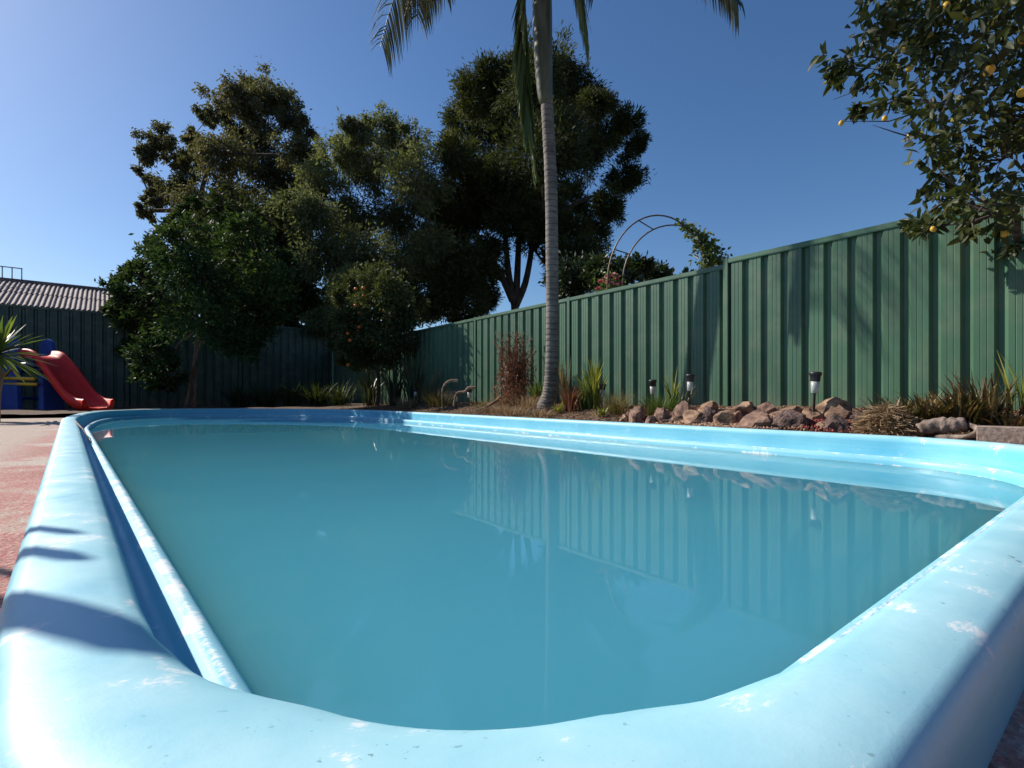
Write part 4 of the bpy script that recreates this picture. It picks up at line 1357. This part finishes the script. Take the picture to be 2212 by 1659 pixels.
rock(1862, 4.3, 40, 34, 'rock_dark', 'dark rock between the yellow-tan rock and the straw mound')
rock(1352, 4.0, 22, 18, 'rock_tan', 'tiny tan rock left of the edging row')
rock(1735, 3.75, 20, 16, 'rock_pink', 'tiny pink rock beside the pool edge')
rock(1840, 3.95, 22, 20, 'rock_pink', 'small pink rock left of the straw mound')
rock(2165, 3.95, 36, 24, 'rock_tan', 'small tan rock on the concrete block', seed=3)

rr_ = random.Random(5)
proto_mats = ['rock_pink', 'rock_tan', 'rock_dark']
for k in range(34):
    x_ = 1365 + k*14.5 + rr_.uniform(-8, 8)
    o = rock(x_, 3.72 + rr_.random()**1.5*0.75, rr_.uniform(14, 28), rr_.uniform(10, 20), proto_mats[k % 3], 'small rubble stone tucked between the larger edging rocks', seed=k)
    o.name = 'rubble_stone'
    o['group'] = 'rubble stones between the edging rocks'
# log, curled bark, concrete block
lp = gpz(2033, 3.9)
lg = MB()
pa, pbb = gpz(1985, 3.75, 0.075), gpz(2084, 3.95, 0.12)
pts = catmull([pa, pa.lerp(pbb, .35) + Vector((0.02, 0, 0.012)), pa.lerp(pbb, .7), pbb], 6)
rad = [0.045 + 0.012*noise.noise(Vector((k*0.5, 0, 4))) + 0.016*math.sin(k/len(pts)*3.1) for k in range(len(pts))]
lg.tube(pts, rad, 12)
o = lg.build('log', M['log'], None, True)
tag(o, 'grey weathered log lying below the succulents', 'log')
q0, q1, q2, q3 = gpz(2020, 3.68, 0.03), gpz(2080, 3.70, 0.05), gpz(2112, 3.8, 0.10), gpz(2092, 3.95, 0.13)
cpts = catmull([q0, q1, q2, q3], 8)
V, F = [], []
for k, p in enumerate(cpts):
    w = 0.05 + 0.02*math.sin(k*0.5)
    V += [(p[0] - .02, p[1], p[2] - w*.8), (p[0] + .025, p[1], p[2] - w*.5), (p[0] + .02, p[1], p[2] + w*.25), (p[0] - .015, p[1], p[2] + w*.18)]
for k in range(len(cpts) - 1):
    for j in range(4):
        F.append((4*k+j, 4*k+(j+1) % 4, 4*k+4+(j+1) % 4, 4*k+4+j))
F += [(0, 1, 2, 3), tuple(4*(len(cpts)-1) + j for j in (3, 2, 1, 0))]
tag(new_mesh('curled_bark', V, F, M['log'], None, True), 'curled strip of brown bark in front of the log', 'bark')
bp = gp(2188, 4.72)
o = box_obj('concrete_block', (-0.07, -0.21, -0.14), (0.07, 0.2, 0.0), M['brick'], None, 0.006)
o.location = (bp.x + 0.02, bp.y - 0.02, EYE - 0.20)
o.rotation_euler = (0, 0, 0.12)
tag(o, 'rough pinkish-grey concrete block at the right end of the bed', 'block')

# curved sticks and a leaning branch
for (pts_, lab) in [([(955,842,8.9),(963,828,8.9),(976,822,8.9),(990,823,8.9)], 'upper curved tan stick above the blond tussock'),
                    ([(980,878,8.9),(984,856,8.9),(990,848,8.9),(1005,846,8.9),(1012,838,8.9),(1028,838,8.9)], 'lower twisted tan stick beside a solar light'),
                    ([(1035,885,8.9),(1055,876,8.9),(1072,866,8.9),(1080,858,8.9)], 'reddish stick leaning beside the reddish shrub')]:
    c = catmull([at(*p) for p in pts_], 5)
    mb = MB()
    mb.tube(c, list(np.linspace(0.016, 0.028, len(c))), 8)
    if 'upper' in lab:
        g = Vector(c[0]); mb.tube([(g.x, g.y, soil_z(g.x, g.y) - .02), g], [0.006, 0.006], 6)
    tag(mb.build('curved_stick', M['rock_tan'], None, True), lab, 'stick')

# solar lights -------------------------------------------------------------------
def solar(x, n, ytop, lab, tilt=(0, 0)):
    p = gpz(x, n)
    Z = depth(x, bn(n))
    H = EYE + (HZ - ytop)/1106*Z - p.z
    root = empty('solar_light', lab, 'solar light', 'solar stake lights in the bed', p)
    root.rotation_euler = (tilt[0], tilt[1], 0)
    MB().lathe([(0.0075, -0.06), (0.0075, 0.02), (0.010, 0.022), (0.010, H - 0.205), (0.013, H - 0.203), (0.013, H - 0.19)], (0, 0, 0), 10).build('stake', M['black_plastic'], root, True)
    ln = MB().lathe([(0.022, H - 0.192), (0.030, H - 0.188), (0.034, H - 0.13), (0.036, H - 0.085)], (0, 0, 0), 16).build('lens', M['lens'], root, True)
    cp = MB().lathe([(0.036, H - 0.087), (0.040, H - 0.082), (0.043, H - 0.035), (0.050, H - 0.030), (0.052, H - 0.012), (0.046, H - 0.002), (0.02, H)], (0, 0, 0), 16).build('cap', M['black_plastic'], root, True)
    MB().lathe([(0.008, H - 0.186), (0.010, H - 0.10)], (0, 0, 0), 8).build('diffuser', M['white_steel'], ln, True)
solar(1757, 4.05, 803, 'solar stake light standing tallest before the rocks and straw mound', (0.02, 0.05))
solar(1489, 4.35, 808, 'solar stake light in the fence shadow above the rocks', (0.0, 0.05))
solar(1411, 4.95, 820, 'solar stake light behind the green tussock', (0, -.03))
solar(1300, 4.9, 829, 'solar stake light right of the yellow-green leafy plant', (0.02, 0.03))
solar(1243, 4.85, 836, 'solar stake light behind the red spiky plant')
solar(1013, 4.75, 838, 'solar stake light beside the lower twisted stick', (0, .04))
solar(985, 4.6, 846, 'small solar stake light left of the twisted stick')
solar(897, 4.9, 838, 'solar stake light standing in the far blond tussock', (0, .03))

# ground litter ------------------------------------------------------------------
def litter(name, n, region, size, flat, mat, aspect=0.4, lift=0.004):
    V, F, T = [], [], []
    for k in range(n):
        x, y = region()
        z = soil_z(x, y) + lift + random.uniform(0, size*0.3)
        d = Vector((random.gauss(0, 1), random.gauss(0, 1), random.gauss(0, flat))).normalized()
        s = d.cross(Vector((random.gauss(0, .4), random.gauss(0, .4), 1))).normalized()
        u_ = d.cross(s)
        L = size*random.uniform(.5, 1.3)*.5; w = L*aspect; h = w*0.6
        b = len(V)
        c = Vector((x, y, z))
        V += [tuple(c - d*L), tuple(c + s*w), tuple(c + d*L), tuple(c - s*w), tuple(c + u_*h), tuple(c - u_*h)]
        F += [(b, b+1, b+4), (b+1, b+2, b+4), (b+2, b+3, b+4), (b+3, b, b+4), (b+1, b, b+5), (b+2, b+1, b+5), (b+3, b+2, b+5), (b, b+3, b+5)]
        T += [random.random()]*6
    return new_mesh(name, np.array(V), np.array(F), M[mat], None, False, {'tint': T})
def rect(x0, x1, y0, y1):
    return lambda: (random.uniform(x0, x1), random.uniform(y0, y1))
def rmulch():
    return (4.62 + 1.55*random.random()**1.2, random.uniform(0.6, 13.0))
o = kind(litter('mulch', 20000, rmulch, 0.035, .3, 'mulch'), 'stuff')
o['label'] = 'brown bark and leaf mulch over the garden bed'
def around(x, n, rx, ry):
    c = gp(x, bn(n))
    return lambda: (c.x + random.gauss(0, rx), c.y + random.gauss(0, ry))
o = kind(litter('gravel', 9000, lambda: (lambda c: (max(4.65, c[0]), c[1]))(random.choice([around(1560, 4.1, .22, .22), around(1600, 4.1, .2, .25), around(1520, 4.15, .15, .15), around(1660, 4.1, .2, .2), around(1475, 4.2, .15, .2)])()), 0.034, 1, 'gravel', 0.75, 0.022), 'stuff')
o['label'] = 'loose tan and pinkish gravel heaped between the rocks'
o = kind(litter('red_gravel', 2600, lambda: random.choice([around(1712, 4.15, .10, .08), around(1810, 4.05, .13, .09), around(1770, 4.1, .1, .1)])(), 0.026, 1, 'red_mulch', 0.8, 0.03), 'stuff')
o['label'] = 'dark red gravel scattered by the tallest solar light'

# small debris on the coping and in the channel
c = [at(157, 909, 5.3)]
tw = MB().tube([Vector((-0.29, 7.7, COPING_Z + 0.004)), Vector((-0.20, 6.9, COPING_Z - 0.05)), Vector((-0.12, 6.0, COPING_Z - 0.13))], [0.008, 0.006, 0.004], 6).build('twig', M['rock_tan'], None, True)
tag(tw, 'thin brown twig lying across the far channel on the left', 'twig')
lv = at(2185, 1211, 0.286/((1211-HZ)/1106))
V = [(-.008, 0, .003), (0.0, .004, .006), (.010, 0, .004), (0.0, -.004, .003), (.018, .001, .002), (.018, -.001, .002)]
o = new_mesh('fallen_leaf', V, [(0, 1, 2, 3), (1, 0, 3), (2, 4, 5)], M['bark_red'])
o.location = (lv.x, lv.y, COPING_Z + 0.003)
o.rotation_euler = (0, 0, 0.7)
tag(o, 'small dried leaf on the near coping at the right', 'leaf')
